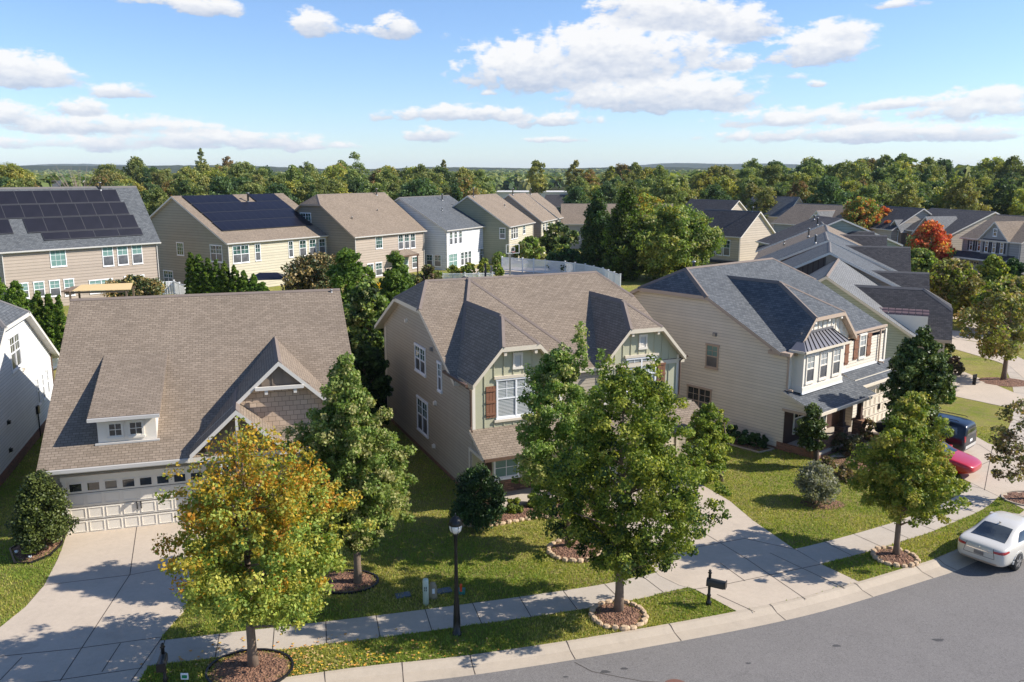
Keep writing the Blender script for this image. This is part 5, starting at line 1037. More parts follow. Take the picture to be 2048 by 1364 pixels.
bm_.tube([(0,0,-.1),(0,0,4)],[.25,.15],6); bo=bm_.build('bare_tree',plain('pale bark',s2l((150,132,122)),.9,.2)); bo.location=(-126,250,0); bo.scale=(1.65,1.65,1.65); tag(bo,'leafless pale branched tree by the small far roofs at left','tree')
# far woodland as one mass, and hills
def leafmass(name,pts,sz,pal,seed,flatn=.6,per=10):
    rs=np.random.RandomState(seed); n=len(pts); idx=np.repeat(np.arange(n),per); m=len(idx); d=rs.randn(m,3); d/=np.linalg.norm(d,axis=1,keepdims=True); d[:,2]=np.abs(d[:,2])*1.0
    S=np.asarray(sz)[idx][:,None]; pos=pts[idx]+d*S*np.array([1,1,1.1]); nr=d+rs.randn(m,3)*.3; nr/=np.linalg.norm(nr,axis=1,keepdims=True)
    a=np.cross(nr,rs.randn(m,3)); a/=np.linalg.norm(a,axis=1,keepdims=True); b=np.cross(nr,a); s=S*.62
    V=np.stack([pos-a*s,pos-b*s,pos+a*s,pos+b*s],1).reshape(-1,3); P1=np.array(PAL[pal]+PAL['wood1']+PAL['wood3']+PAL['wood2'][:1]); col=P1[rs.randint(len(P1),size=n)][idx]*(.8+.4*rs.rand(m,1))
    me=bpy.data.meshes.new(name); me.vertices.add(m*4); me.vertices.foreach_set('co',V.ravel().astype(np.float32)); me.loops.add(m*4); me.loops.foreach_set('vertex_index',np.arange(m*4,dtype=np.int32)); me.polygons.add(m)
    me.polygons.foreach_set('loop_start',np.arange(0,m*4,4,dtype=np.int32)); me.polygons.foreach_set('loop_total',np.full(m,4,dtype=np.int32)); me.update(calc_edges=True)
    at=me.attributes.new('leafcol','FLOAT_COLOR','POINT'); C4=np.ones((m,4,4),dtype=np.float32); C4[:,:,:3]=col[:,None,:]; at.data.foreach_set('color',C4.ravel()); me.materials.append(M['leaf'])
    o=link(bpy.data.objects.new(name,me)); return o
rs=np.random.RandomState(9)
n=9000; Yr=330+ (rs.rand(n)**1.6)*2600; Xr=(rs.rand(n)*2-1)*.72*Yr
hill=lambda X,Y: np.clip((Y-700)/2300,0,1)*(6+5*np.sin(X/310+1.2)+4*np.sin(X/130+Y/400))+np.clip((X/Y-.1)*14,0,4)
pz_=hill(Xr,Yr); th_=5+rs.rand(n)*4+np.where(Yr<600,2.5,0)
gap=(Xr/Yr>-.03)&(Xr/Yr<.085)&(Yr<620); Xr,Yr,pz_,th_=[q[~gap] for q in (Xr,Yr,pz_,th_)]
fw=leafmass('far_woodland',np.stack([Xr,Yr,pz_+th_*.55],1),3.0+.0016*Yr+rs.rand(len(Xr))*1.5,'wood1',5,per=16); tag(fw,'distant continuous woodland reaching to the hills','woodland',kind='stuff')
n=1500; Yr=rs.rand(n)*90+345; Xr=(rs.rand(n)*2-1)*.72*Yr; g2=(Xr/Yr>-.03)&(Xr/Yr<.085); Xr,Yr=Xr[~g2],Yr[~g2]
fu=leafmass('undergrowth',np.stack([Xr*.62,Yr*.52,0*Xr+.6],1),1.7+rs.rand(len(Xr))*1.3,'wood1',6,per=14); tag(fu,'low scrub filling the edge of the wood beyond the houses','undergrowth',kind='stuff')
def hills(name,Y0,Y1,amp,seed,c1,c2):
    rs=np.random.RandomState(seed); nx,ny=260,14; mb=MB(); ph=rs.rand(6)*6.28
    for j in range(ny+1):
        Y=Y0+(Y1-Y0)*j/ny
        for i in range(nx+1):
            X=(i/nx*2-1)*.95*Y; k=math.sin(min(1,j/ny*1.4)*math.pi/2)
            z=-2+k*amp*(.62+.22*math.sin(X/900+ph[0])+.16*math.sin(X/370+ph[1])+.08*math.sin(X/150+ph[2]))+rs.rand()*3.0*k
            if j==ny: z=-40
            mb.v.append((X,Y,z))
    for j in range(ny):
        for i in range(nx): mb.f.append([j*(nx+1)+i,j*(nx+1)+i+1,(j+1)*(nx+1)+i+1,(j+1)*(nx+1)+i]); mb.m.append(0)
    o=mb.build(name,M['hill'],smooth=False); o['kind']='structure'; return o
m,t,b=newmat('wooded hill'); o_=OC(t); a_=noise(t,o_,.006,6,.7); d_=noise(t,o_,.05,5,.8); hs=N(t,'ShaderNodeHueSaturation'); t.links.new(ramp(t,a_.outputs[0],[(.4,(.025,.038,.018)),(.6,(.045,.055,.025))]),hs.inputs['Color']); t.links.new(M_(t,'ADD',.3,M_(t,'MULTIPLY',d_.outputs[0],1.3)),hs.inputs['Value']); t.links.new(hs.outputs[0],b.inputs['Base Color']); b.inputs['Roughness'].default_value=1; b.inputs['Specular IOR Level'].default_value=0; M['hill']=m
hills('hills',2600,4200,52,2,0,0)
hills('hills',5200,7600,96,4,0,0)
# pale flat roofed commercial building in the gap
wb=thing('warehouse','long low white flat roofed building glimpsed between trees at centre','building',(14,395,0),R(-3)); b=MB(); b.box(-22,22,0,30,0,4.6); b.build('wall',M['sd_white'],wb); b=MB(); b.box(-22.3,22.3,-.3,30.3,4.6,5.0); b.build('roof',M['white'],wb)
# ================================================================= vehicles
def carpaint(name,c,metal=.2):
    m,t,b=newmat(name); b.inputs['Base Color'].default_value=(*c,1); b.inputs['Metallic'].default_value=metal; b.inputs['Roughness'].default_value=.28; b.inputs['Coat Weight'].default_value=.8; b.inputs['Coat Roughness'].default_value=.04; return m
M['paintwhite']=carpaint('pearl white paint',s2l((205,200,190)),.05); M['paintred']=carpaint('red paint',(.42,.006,.015),.0); M['paintblue']=carpaint('dark blue paint',(.006,.012,.024),.1); M['paintblue'].node_tree.nodes['Principled BSDF'].inputs['Coat Weight'].default_value=.3
M['tyre']=plain('tyre rubber',(.02,.02,.02),.8,.1); M['rim']=plain('alloy rim',(.6,.6,.6),.25,.05,metal=.9); M['lamp']=carpaint('red lamp',(.38,.01,.015),0); M['chrome']=plain('chrome',(.75,.76,.78),.12,.03,metal=1.)
def car(label,loc,rz,st,paint,cabin,group=None,cat='car',name='car',s=1.0,wheels=(-1.35,1.4),wr_=.34,tail=None):
    """st: stations (x, half width, z sill, z belt, z top, roof half width)"""
    o=thing(name,label,cat,loc,rz,group); o.scale=(s,s,s)
    ring=[]; 
    def sec(x,hw,zs,zb,zt,rw):
        h=[(0,zs),(hw*.78,zs),(hw*.95,zs+.08),(hw,(zs*.55+zb*.45)),(hw*.985,zb-.10),(hw*.93,zb)]
        zt2=max(zt,zb+.015); h+=[(rw+(hw*.93-rw)*.18 if zt>zb+.1 else hw*.86,zb+(zt2-zb)*.86 if zt>zb+.1 else zb+.02),(rw*.86 if zt>zb+.1 else hw*.6,zt2 if zt>zb+.1 else zb+.045),(0,zt2+.02 if zt>zb+.1 else zb+.06)]
        return [(x,y,z) for y,z in h]+[(x,-y,z) for y,z in h[-2:0:-1]]
    R_=[sec(*q) for q in st]; n=len(R_[0]); mb=MB(); V=[p for r in R_ for p in r]
    body=[];glassf=[]
    for i in range(len(R_)-1):
        for k in range(n):
            f=(i*n+k,i*n+(k+1)%n,(i+1)*n+(k+1)%n,(i+1)*n+k); body.append(f)
    body.append(tuple(range(n))[::-1]); body.append(tuple((len(R_)-1)*n+k for k in range(n)))
    mb.add(V,body,0); bo=mb.build('body',[M[paint]],o,True)
    md=bo.modifiers.new('sub','SUBSURF'); md.levels=2; md.render_levels=2
    m2=bo.modifiers.new('b','BEVEL') if False else None
    for yy in (1,-1):
        for wx in wheels:
            hw=max(q[1] for q in st); w_=MB(); w_.lathe([(wr_*.62,-.11),(wr_*.93,-.11),(wr_,-.07),(wr_,.07),(wr_*.93,.11),(wr_*.62,.11)],24); wo_=w_.build('tyre',M['tyre'],None,True)
            wh=thing('wheel','','') if False else None
            wo_.name='wheel'; wo_.parent=o; wo_.location=(wx,yy*(hw-.10),wr_); wo_.rotation_euler=(math.pi/2,0,0)
            r_=MB(); r_.lathe([(wr_*.08,-.0),(wr_*.62,.02),(wr_*.66,.05)],20); 
            for q in range(5):
                a=q*2*math.pi/5; c_,s_=math.cos(a),math.sin(a); Mx=Matrix.Rotation(a,4,'Z'); r_.box(.0,wr_*.62,-.045,.045,.03,.07,0,Mx)
            ro=r_.build('rim',M['rim'],wo_); ro.location=(0,0,.055 if yy<0 else -.055); ro.rotation_euler=(0 if yy<0 else math.pi,0,0)
            a_=MB(); pts=[(wx+ (wr_+.05)*math.cos(q*math.pi/12),yy*(hw-.02),wr_+(wr_+.05)*math.sin(q*math.pi/12)) for q in range(13)]
            a_.tube(pts,.035,5); a_.build('wheel_arch',M['black'] if paint!='paintwhite' else M[paint],o)
    return o
from mathutils.bvhtree import BVHTree
def bodytree(o):
    bpy.context.view_layer.update(); dg=bpy.context.evaluated_depsgraph_get(); b=[c for c in o.children if c.name.startswith('body')][0]
    me=b.evaluated_get(dg).to_mesh(); t=BVHTree.FromPolygons([v.co.copy() for v in me.vertices],[tuple(p.vertices) for p in me.polygons]); b.evaluated_get(dg).to_mesh_clear(); return t
def skin(o,tr,name,quad,dr,mat,off=.008,n=9,pull=3.0):
    '''a panel lying on the curved body: the quad's grid is dropped onto the body along dr'''
    q=[Vector(v) for v in quad]; d=Vector(dr).normalized(); mb=MB(); P=[]
    for j in range(n+1):
        for i in range(n+1):
            a=q[0].lerp(q[1],i/n); c=q[3].lerp(q[2],i/n); p=a.lerp(c,j/n); h=tr.ray_cast(p-d*pull,d); 
            P.append(tuple((h[0] if h[0] is not None else p)-d*off))
    mb.add(P,[(j*(n+1)+i,j*(n+1)+i+1,(j+1)*(n+1)+i+1,(j+1)*(n+1)+i) for j in range(n) for i in range(n)]); return mb.build(name,M[mat],o,True)
def patch(o,name,quad,mat,thick=.015,lab=None):
    mb=MB(); n=len(quad); c=[Vector(q) for q in quad]; nn=(c[1]-c[0]).cross(c[2]-c[0]).normalized()*thick
    vs=[tuple(q) for q in c]+[tuple(q-nn*2) for q in c]; mb.add(vs,[tuple(range(n)),tuple(range(n,2*n))[::-1]]+[(i,i+n,(i+1)%n+n,(i+1)%n) for i in range(n)])
    p=mb.build(name,M[mat],o); 
    if lab: p['label']=lab
    return p
SED=[(-2.42,.55,.42,.80,.80,.5),(-2.38,.78,.32,.90,.90,.5),(-2.20,.88,.24,.98,.98,.5),(-1.75,.92,.22,1.02,1.06,.6),(-1.45,.93,.22,1.01,1.18,.58),(-.95,.93,.22,.99,1.40,.60),(-.4,.93,.22,.97,1.47,.62),(.2,.93,.22,.96,1.46,.62),(.7,.93,.22,.95,1.32,.60),(1.15,.92,.22,.95,1.03,.6),(1.6,.91,.22,.88,.88,.5),(2.15,.86,.24,.78,.78,.5),(2.42,.70,.34,.66,.66,.4),(2.50,.5,.40,.60,.60,.3)]
def sedan(label,loc,rz,paint,s=.93,detail=True):
    o=car(label,loc,rz,SED,paint,None,s=s,name='sedan' if detail else 'car')
    tr=bodytree(o)
    skin(o,tr,'rear_window',[(-1.85,.60,1.1),(-1.85,-.60,1.1),(-1.02,-.50,1.4),(-1.02,.50,1.4)],(.25,0,-1),'darkglass')
    skin(o,tr,'windscreen',[(1.30,-.64,1.0),(1.30,.64,1.0),(.62,.50,1.4),(.62,-.50,1.4)],(-.25,0,-1),'darkglass')
    for y in (1,-1):
        skin(o,tr,'side_window',[(-1.30,y*2,1.03),(-.30,y*2,1.0),(-.30,y*2,1.30),(-.88,y*2,1.27)],(0,-y,0),'darkglass')
        skin(o,tr,'side_window',[(-.24,y*2,1.0),(.92,y*2,1.0),(.50,y*2,1.24),(-.24,y*2,1.30)],(0,-y,0),'darkglass')
        skin(o,tr,'tail_light',[(-3,y*.50,.80),(-3,y*.80,.80),(-3,y*.80,.90),(-3,y*.48,.88)],(1,0,0),'lamp')
        skin(o,tr,'tail_light',[(-2.32,y*3,.80),(-2.02,y*3,.86),(-2.06,y*3,.92),(-2.34,y*3,.90)],(0,-y,0),'lamp')
        b=MB(); b.box(-.62,-.44,y*.90-.02,y*.90+.02,.84,.87); b.build('door_handle',M['chrome'],o); b=MB(); b.box(.72,.88,y*.96-.10,y*.96+.10,.94,1.06); b.build('wing_mirror',M[paint],o)
    for y in (1,-1):
        for x_ in (-.27,.78): skin(o,tr,'door_gap',[(x_,y*3,.36),(x_+.014,y*3,.36),(x_+.014,y*3,.93),(x_,y*3,.93)],(0,-y,0),'joint',.005)
        skin(o,tr,'boot_gap',[(-3,y*.53,.58),(-3,y*.545,.58),(-3,y*.47,.94),(-3,y*.455,.94)],(1,0,0),'joint',.005)
    skin(o,tr,'boot_gap',[(-3,-.53,.565),(-3,.53,.565),(-3,.53,.58),(-3,-.53,.58)],(1,0,0),'joint',.005)
    skin(o,tr,'licence_plate',[(-3,.17,.60),(-3,-.17,.60),(-3,-.17,.73),(-3,.17,.73)],(1,0,0),'screen',.015)
    skin(o,tr,'chrome_strip',[(-3,.44,.765),(-3,-.44,.765),(-3,-.44,.80),(-3,.44,.80)],(1,0,0),'chrome',.012)
    skin(o,tr,'bumper_trim',[(-3,.62,.34),(-3,-.62,.34),(-3,-.62,.41),(-3,.62,.41)],(1,0,0),'taupe',.01)
    b=MB(); b.lathe([(.055,0),(.055,.03),(.03,.035)],12,(0,0,0)); e=b.build('boot_emblem',M['chrome'],o); e.location=(-2.37,0,.86); e.rotation_euler=(0,-math.pi/2,0)
    b=MB(); b.add([(-1.0,0,1.42),(-.84,-.03,1.40),(-.84,.03,1.40),(-.98,0,1.50)],[(0,1,3),(0,3,2),(1,2,3)]); b.build('roof_antenna',M['black'],o)
    return o
# rear axle and kerb direction at the white car
sedan('white four door sedan parked along the kerb, seen from behind, at the right edge',(17.9,28.5,-.12),R(37),'paintwhite',.95)
sedan('red car on the driveway, mostly hidden behind the yellow green street maple',(19.1,37.3,.02),R(-47),'paintred',.92,False)
SUV=[(-2.36,.80,.40,1.0,1.30,.60),(-2.33,.88,.34,1.02,1.60,.64),(-2.22,.93,.28,1.08,1.68,.68),(-1.9,.96,.26,1.10,1.76,.72),(-1.0,.97,.26,1.10,1.80,.73),(.0,.97,.26,1.08,1.79,.73),(.55,.97,.26,1.06,1.66,.70),(1.1,.96,.26,1.06,1.20,.7),(1.6,.95,.26,1.02,1.02,.5),(2.2,.88,.30,.92,.92,.5),(2.42,.7,.4,.8,.8,.4)]
su=car('dark blue sport utility vehicle seen from behind on the driveway beside the red car',(20.5,40.4,.02),R(133),SUV,'paintblue',None,s=.93,name='suv',wr_=.37)
tr=bodytree(su); skin(su,tr,'rear_window',[(-3,.62,1.12),(-3,-.62,1.12),(-3,-.52,1.50),(-3,.52,1.50)],(1,0,0),'darkglass')
for y in (1,-1):
    skin(su,tr,'tail_light',[(-3,y*.72,.85),(-3,y*.84,.85),(-3,y*.82,1.15),(-3,y*.72,1.15)],(1,0,0),'lamp')
    skin(su,tr,'side_window',[(-1.95,y*3,1.16),(.9,y*3,1.16),(.45,y*3,1.52),(-1.9,y*3,1.52)],(0,-y,0),'darkglass')
    b=MB(); b.tube([(-1.9,y*.62,1.80),(-1.8,y*.62,1.85),(.0,y*.62,1.86),(.15,y*.62,1.80)],.02,5); b.build('roof_rail',M['black'],su)
skin(su,tr,'licence_plate',[(-3,.17,.76),(-3,-.17,.76),(-3,-.17,.90),(-3,.17,.90)],(1,0,0),'vinyl',.012); skin(su,tr,'rear_bumper',[(-3,.70,.45),(-3,-.70,.45),(-3,-.70,.62),(-3,.70,.62)],(1,0,0),'gutter',.02)
# ================================================================= street furniture
lx,ly=gp(914,1268); zt=zat(909,1030,ly)
lp=thing('street_lamp','black post street lamp with acorn globe between pavement and kerb','street lamp',(lx,ly,0))
b=MB(); b.lathe([(.15,-.05),(.15,.04),(.11,.07),(.105,.5),(.085,.9),(.065,1.2),(.045,zt-1.1),(.055,zt-.62),(.09,zt-.60),(.06,zt-.55)],14); b.build('post',M['black'],lp,True)
b=MB(); zg=zt-.55; b.lathe([(.09,0),(.17,.09),(.19,.2),(.185,.27)],16,(0,0,zg)); m,t,bb=newmat('globe glass'); bb.inputs['Base Color'].default_value=(.75,.75,.72,1); bb.inputs['Roughness'].default_value=.15; M['globe']=m; g_=b.build('globe',m,lp,True)
b=MB(); b.lathe([(.2,.26),(.205,.30),(.17,.40),(.10,.48),(.03,.52),(.03,.56),(.01,.62)],16,(0,0,zg)); b.build('lamp_cap',M['black'],lp,True)
b=MB()
for q in range(6):
    a=q*math.pi/3; b.tube([(math.cos(a)*.095,math.sin(a)*.095,zg),(math.cos(a)*.18,math.sin(a)*.18,zg+.09),(math.cos(a)*.2,math.sin(a)*.2,zg+.2),(math.cos(a)*.2,math.sin(a)*.2,zg+.28)],.007,4)
b.build('cage',M['black'],lp)
x,y=gp(852,1209)
pe=thing('utility_marker','tall pale green white utility marker tube with black characters beside the pavement','utility marker',(x,y,0)); b=MB(); b.lathe([(.095,-.05),(.095,.80),(.085,.86),(.04,.88)],14); b.build('tube',plain('pale green plastic',s2l((196,206,190)),.5,.08),pe,True)
b=MB()
for dx in (-.03,.02):
    for zz in (.58,.5): b.box(dx,dx+.022,-.102,-.09,zz,zz+.06)
b.build('marking',M['black'],pe)
x,y=gp(866,1195); pe=thing('utility_pedestal','short tan rounded utility pedestal just behind the tall marker tube','utility pedestal',(x,y,0)); b=MB(); b.lathe([(.15,-.05),(.14,.1),(.12,.4),(.09,.5),(.03,.53)],14); b.build('cover',plain('tan plastic',s2l((150,136,112)),.6,.1),pe,True); b=MB(); b.box(-.01,.07,-.13,-.10,.2,.36); b.build('sticker',M['vinyl'],pe)
for i,(px,py,lb) in enumerate(((888,1182,'grey utility box lid set in the grass behind the lamp post'),(806,1191,'grey utility box lid in the shaded grass left of the marker tube'))):
    x,y=gp(px,py); b=MB(); b.box(-.24,.24,-.16,.16,-.02,.035); o=b.build('ground_box',plain('grey lid',s2l((96,104,116)),.6,.1)); o.location=(x,y,0); o.rotation_euler=(0,0,.35); tag(o,lb,'utility cover')
x,y=gp(922,1187); o=thing('survey_marker','small teal box with an orange marker on the grass right of the lamp post','marker',(x,y,0)); b=MB(); b.box(-.11,.13,-.1,.1,0,.16); b.build('box',plain('teal plastic',s2l((60,120,110)),.5,.1),o); b=MB(); b.box(-.03,.04,-.11,-.03,.12,.36); b.build('flag',plain('orange plastic',s2l((220,80,40)),.5,.1),o)
def mailbox(label,base,zt,rz,big=False):
    x,y=base; o=thing('mailbox',label,'mailbox',(x,y,0),rz)
    b=MB(); b.lathe([(.09,-.05),(.09,.1),(.06,.14),(.055,.3),(.07,.33),(.045,.37),(.045,zt-.14),(.07,zt-.12),(.03,zt-.09),(.05,zt-.05),(.01,zt)],12); b.build('post',M['black'],o,True)
    b=MB(); w,hh=.10,.10; pts=[(w*math.cos(q*math.pi/8),hh*math.sin(q*math.pi/8)+.12) for q in range(9)]; pr=[(w,0)]+pts+[(-w,0)]; n=len(pr); z0=zt-.52
    b.add([(.08-.16,p[0],p[1]+z0) for p in pr]+[(.50,p[0],p[1]+z0) for p in pr],[tuple(range(n))[::-1],tuple(range(n,2*n))]+[(i,(i+1)%n,(i+1)%n+n,i+n) for i in range(n)]); b.build('box',M['mbox'],o)
    b=MB(); b.box(.495,.52,-.11,.11,z0-.01,z0+.22); b.build('door',M['black'],o); b=MB(); b.box(-.1,.45,-.03,.03,z0-.06,z0); b.build('bracket',M['black'],o); return o
M['mbox']=plain('dark green black metal',(.03,.034,.038),.35,.2)
mailbox('black mailbox on a turned post by the kerb at the middle driveway',gp(1417,1209),1.2,R(-28))
mailbox('black mailbox seen from behind at the bottom edge beside the lower left driveway',(gp(343,1364)[0],gp(343,1364)[1]-.35),1.36,R(-75))
x,y=gp(376,1358); o=thing('yard_sign','small green and white lawn sign beside the lower left mailbox','sign',(x,y-.2,0)); b=MB(); b.box(-.10,.10,-.01,.01,.12,.30); b.build('board',M['vinyl'],o); b=MB(); b.box(-.07,.07,-.016,-.011,.16,.25); b.build('emblem',plain('green print',s2l((30,130,80)),.5,.05),o); b=MB(); b.box(-.008,.008,-.008,.008,-.05,.12); b.build('stake',M['galv'],o)
# beds, stones
rb=random.Random(12)
stm=[]
for k in range(4):
    b=MB(); rr_=random.Random(k); v=[(math.cos(q*math.pi/4)*.15*rr_.uniform(.8,1.1),math.sin(q*math.pi/4)*.09*rr_.uniform(.8,1.1)) for q in range(8)]
    b.add([(a,c,-.03) for a,c in v]+[(a*1.05,c*1.05,.05) for a,c in v]+[(a*.7,c*.7,.10) for a,c in v],[(i,(i+1)%8,(i+1)%8+8,i+8) for i in range(8)]+[(i+8,(i+1)%8+8,(i+1)%8+16,i+16) for i in range(8)]+[tuple(range(16,24))]); stm.append(b.mesh('stone',[M['stone']],False))
def bed(label,poly,stones=None,edge=None,mound=.08,cat='mulch bed',name='mulch_bed'):
    cx=sum(p[0] for p in poly)/len(poly); cy=sum(p[1] for p in poly)/len(poly); o=thing(name,label,cat,(cx,cy,0)); mb=MB(); rings=8; P=[(p[0]-cx,p[1]-cy) for p in poly]; n=len(P)
    for r in range(rings):
        f=1-r/rings; 
        for p in P: mb.v.append((p[0]*f,p[1]*f,.012+mound*(1-f**2.5)+(rb.uniform(-.015,.03) if r else 0)))
    mb.v.append((0,0,mound+.02))
    for r in range(rings-1):
        for i in range(n): mb.f.append([r*n+i,r*n+(i+1)%n,(r+1)*n+(i+1)%n,(r+1)*n+i]); mb.m.append(0)
    for i in range(n): mb.f.append([(rings-1)*n+i,(rings-1)*n+(i+1)%n,rings*n]); mb.m.append(0)
    mb.build('mulch',M['mulch'],o)
    if stones:
        L=[np.array(p) for p in (P if stones is True else [P[i] for i in stones])]; 
        if stones is True: L=L+[L[0]]
        acc=.15
        for i in range(len(L)-1):
            seg=np.linalg.norm(L[i+1]-L[i]); d=(L[i+1]-L[i])/seg; s=0
            while acc<seg:
                q=L[i]+d*acc; so_=inst('stone',stm[rb.randrange(4)],o,(q[0],q[1],.015),math.atan2(d[1],d[0])+rb.uniform(-.2,.2),(rb.uniform(.75,1.1),rb.uniform(.85,1.25),rb.uniform(.8,1.3))); acc+=.27
            acc-=seg
    if edge:
        L=P+[P[0]]; eb=MB()
        for i in range(len(L)-1):
            a,c=Vector((*L[i],0)),Vector((*L[i+1],0)); d=(c-a).normalized(); q=Vector((-d.y,d.x,0))*.03; eb.add([(*(a-q).xy,-.02),(*(a+q).xy,-.02),(*(c+q).xy,-.02),(*(c-q).xy,-.02),(*(a-q).xy,.07),(*(a+q).xy,.07),(*(c+q).xy,.07),(*(c-q).xy,.07)],[(4,5,6,7),(0,4,7,3),(1,2,6,5),(0,1,5,4),(3,7,6,2)])
        eb.build('edging',M[edge],o)
    return o
def circ(c,rx,ry=None,n=26): ry=ry or rx; return [(c[0]+rx*math.cos(2*math.pi*k/n),c[1]+ry*math.sin(2*math.pi*k/n)) for k in range(n)]
bed('mulched tree ring edged with stones under the large kerbside maple',circ(gp(1237,1232),.82),True)
bed('mulched tree ring edged with stones under the lawn maple with upright shoots',circ(gp(1150,1102),.95,.9),True)
bed('mulched tree ring edged with stones under the yellow green street maple',circ(gp(1790,1116),.72),True)
bed('mulched tree circle with black edging under the yellow maple at the bottom',circ(gp(500,1340),1.15,.95),None,'black')
bed('mulched bed with black edging in shade right of the yellow maple',circ(gp(690,1165),1.1,.8),None,'black')
pl=[gp(*q) for q in [(925,1052),(960,1056),(1010,1048),(1050,1040),(1090,1036),(1150,1040),(1190,1030),(1200,1010),(1120,1000),(1040,1012),(985,1022),(950,1012),(915,1020),(908,1040)]]
bed('mulch bed with pale stone edging before the green house',pl,[13,0,1,2,3,4,5,6])
pl=[gp(*q) for q in [(30,1128),(60,1128),(100,1112),(123,1090),(134,1062),(120,1052),(70,1070),(20,1100)]]
bed('brown mulch bed beneath the egg shaped holly bush',pl,None,'black',.05)
pl=[L3(*q) for q in [(-.2,-2.2),(.2,-4.3),(1.4,-5.6),(3.2,-6.0),(5,-5.5),(6.2,-4.2),(5.6,-3.8),(2,-3.2),(1,-2.2)]]
bed('mulch bed with pale kerb edging before the stone porch',pl,None,'curb',.06)
pl=[L3(*q) for q in [(-.2,.3),(-1.2,.5),(-1.2,2.5),(-1.0,4.5),(-.8,6.5),(-.1,6.5)]]
bed('narrow dark mulch bed along the side wall of the cream house',pl,None,'curb',.03)
bed('bare brown patch with mulch under the silvery shrub',circ(gp(1645,1008),.9,.6),None,None,.02)
x,y=gp(2008,764); bed('mulch circle around the airy street tree by the far driveways',circ((x,y),1.6,1.3),None,None,.05)
x,y=gp(2066,1000); bed('mulch bed cut by the right edge above the white sedan',circ((x,y),1.2,.9),None,'curb',.05)
# garden hose, spot lights
x,y=gp(58,1112); b=MB(); b.tube([(math.cos(q*.5)*(.22+.02*math.sin(q*1.3)),math.sin(q*.5)*(.13+.015*math.cos(q)),.10+.006*q+(.30*max(0,(q-26))/6 if q>26 else 0)) for q in range(33)],.017,6); o=b.build('garden_hose',plain('yellow green hose',s2l((190,200,60)),.5,.1),None,True); o.location=(x,y,0); tag(o,'coiled yellow green garden hose in the mulch under the holly bush','garden hose')
for i,(px,py,lb) in enumerate(((34,1112,'small white spotlight at the left end of the mulch bed by the hose'),(92,1102,'small grey spotlight in the mulch right of the garden hose'),(61,1122,'small white spotlight in the mulch just below the garden hose'))):
    x,y=gp(px,py); o=thing('garden_spotlight',lb,'garden light',(x,y,0)); b=MB(); b.lathe([(.012,-.02),(.012,.13)],6); b.build('stake',M['black'],o); b=MB(); b.lathe([(.03,.12),(.055,.16),(.06,.2),(.01,.21)],10); b.build('lamp_head',M['galv'] if i==1 else M['vinyl'],o,True)
# fences -----------------------------------------------------------------
def fence(label,pts,h=1.6,mat='vinyl',post=2.3,step=.16,pw=.11,name='fence',cap=True):
    o=thing(name,label,'fence',(pts[0][0],pts[0][1],0)); x0,y0=pts[0]; S=MB(); Rr=MB(); pm=None; 
    for i in range(len(pts)-1):
        a=np.array(pts[i],float)-[x0,y0]; c=np.array(pts[i+1],float)-[x0,y0]; L=np.linalg.norm(c-a); d=(c-a)/L; rz=math.atan2(d[1],d[0]); T=Matrix.Translation((a[0],a[1],0))@Matrix.Rotation(rz,4,'Z')
        for zz in (.15,h-.15): Rr.box(0,L,-.03,.03,zz,zz+.10,0,T)
        k=step/2
        while k<L: S.box(k-pw/2,k+pw/2,-.012,.012,.1,h-.02,0,T); k+=step
        npst=max(1,round(L/post))
        for q in range(npst+(1 if i==len(pts)-2 else 0)):
            if pm is None:
                b=MB(); b.box(-.07,.07,-.07,.07,-.05,h+.05); b.box(-.1,.1,-.1,.1,h+.05,h+.1); pm=b.mesh('post',[M[mat]])
            p_=a+(c-a)*q/npst; inst('post',pm,o,(p_[0],p_[1],0),rz)
    Rr.build('rail',M[mat],o); S.build('pickets',M[mat],o); return o
fp=[gp(*q) for q in [(1004,541),(1045,544),(1090,548),(1130,552),(1170,558),(1205,567),(1240,582)]]
fence('long white vinyl picket fence curving round the back garden of the white house',fp,1.9)
fence('lower white picket fence in front of the young saplings',[gp(885,562),gp(930,562),gp(985,561)],1.0)
fence('short white picket fence beside the arborvitae hedge',[gp(318,592),gp(350,590),gp(372,600)],1.6); fence('short white picket fence between the tan house and the brown roof, far left',[gp(100,745),gp(122,735)],1.5)
fence('black metal fence in the dark gap beside the green house',[(-7.0,45.2),(-9.7,46.6)],1.5,'black',1.4,.12,.02)
# back garden things --------------------------------------------------
x,y=gp(1020,553); o=thing('basketball_hoop','white portable basketball hoop in front of the curved fence','basketball hoop',(x,y,0),R(20)); zz=zat(1018,500,y)
b=MB(); b.box(-.09,.09,-.09,.09,-.05,zz-.3); b.box(-.06,.06,-1.0,0,zz-.5,zz-.35); b.build('pole',M['galv'],o); b=MB()
for (a,c,d_,e) in ((-.92,.92,-.35,-.29),(-.92,.92,.75,.81),(-.92,-.86,-.35,.81),(.86,.92,-.35,.81),(-.3,.3,-.1,-.05),(-.3,.3,.35,.4),(-.3,-.25,-.1,.4),(.25,.3,-.1,.4)): b.box(a,c,-1.05,-1.0,zz+d_,zz+e)
b.build('backboard_frame',M['vinyl'],o); b=MB(); b.tube([(.23*math.cos(q*math.pi/6),-1.3+.23*math.sin(q*math.pi/6),zz-.15) for q in range(13)],.02,4); b.build('rim',plain('orange steel',s2l((214,90,50)),.5,.1),o)
x,y=gp(985,545); b=MB(); b.box(-.45,.45,-.45,.45,0,.85); b.lathe([(.38,.85),(.38,.9),(.1,.92)],16); 
for q in range(9): b.box(-.46,.46,-.46,.46,.08+q*.085,.10+q*.085)
o=b.build('air_conditioner',M['galv']); o.location=(x,y,0); tag(o,'grey boxy air conditioning unit at the corner of the white house','air conditioner')
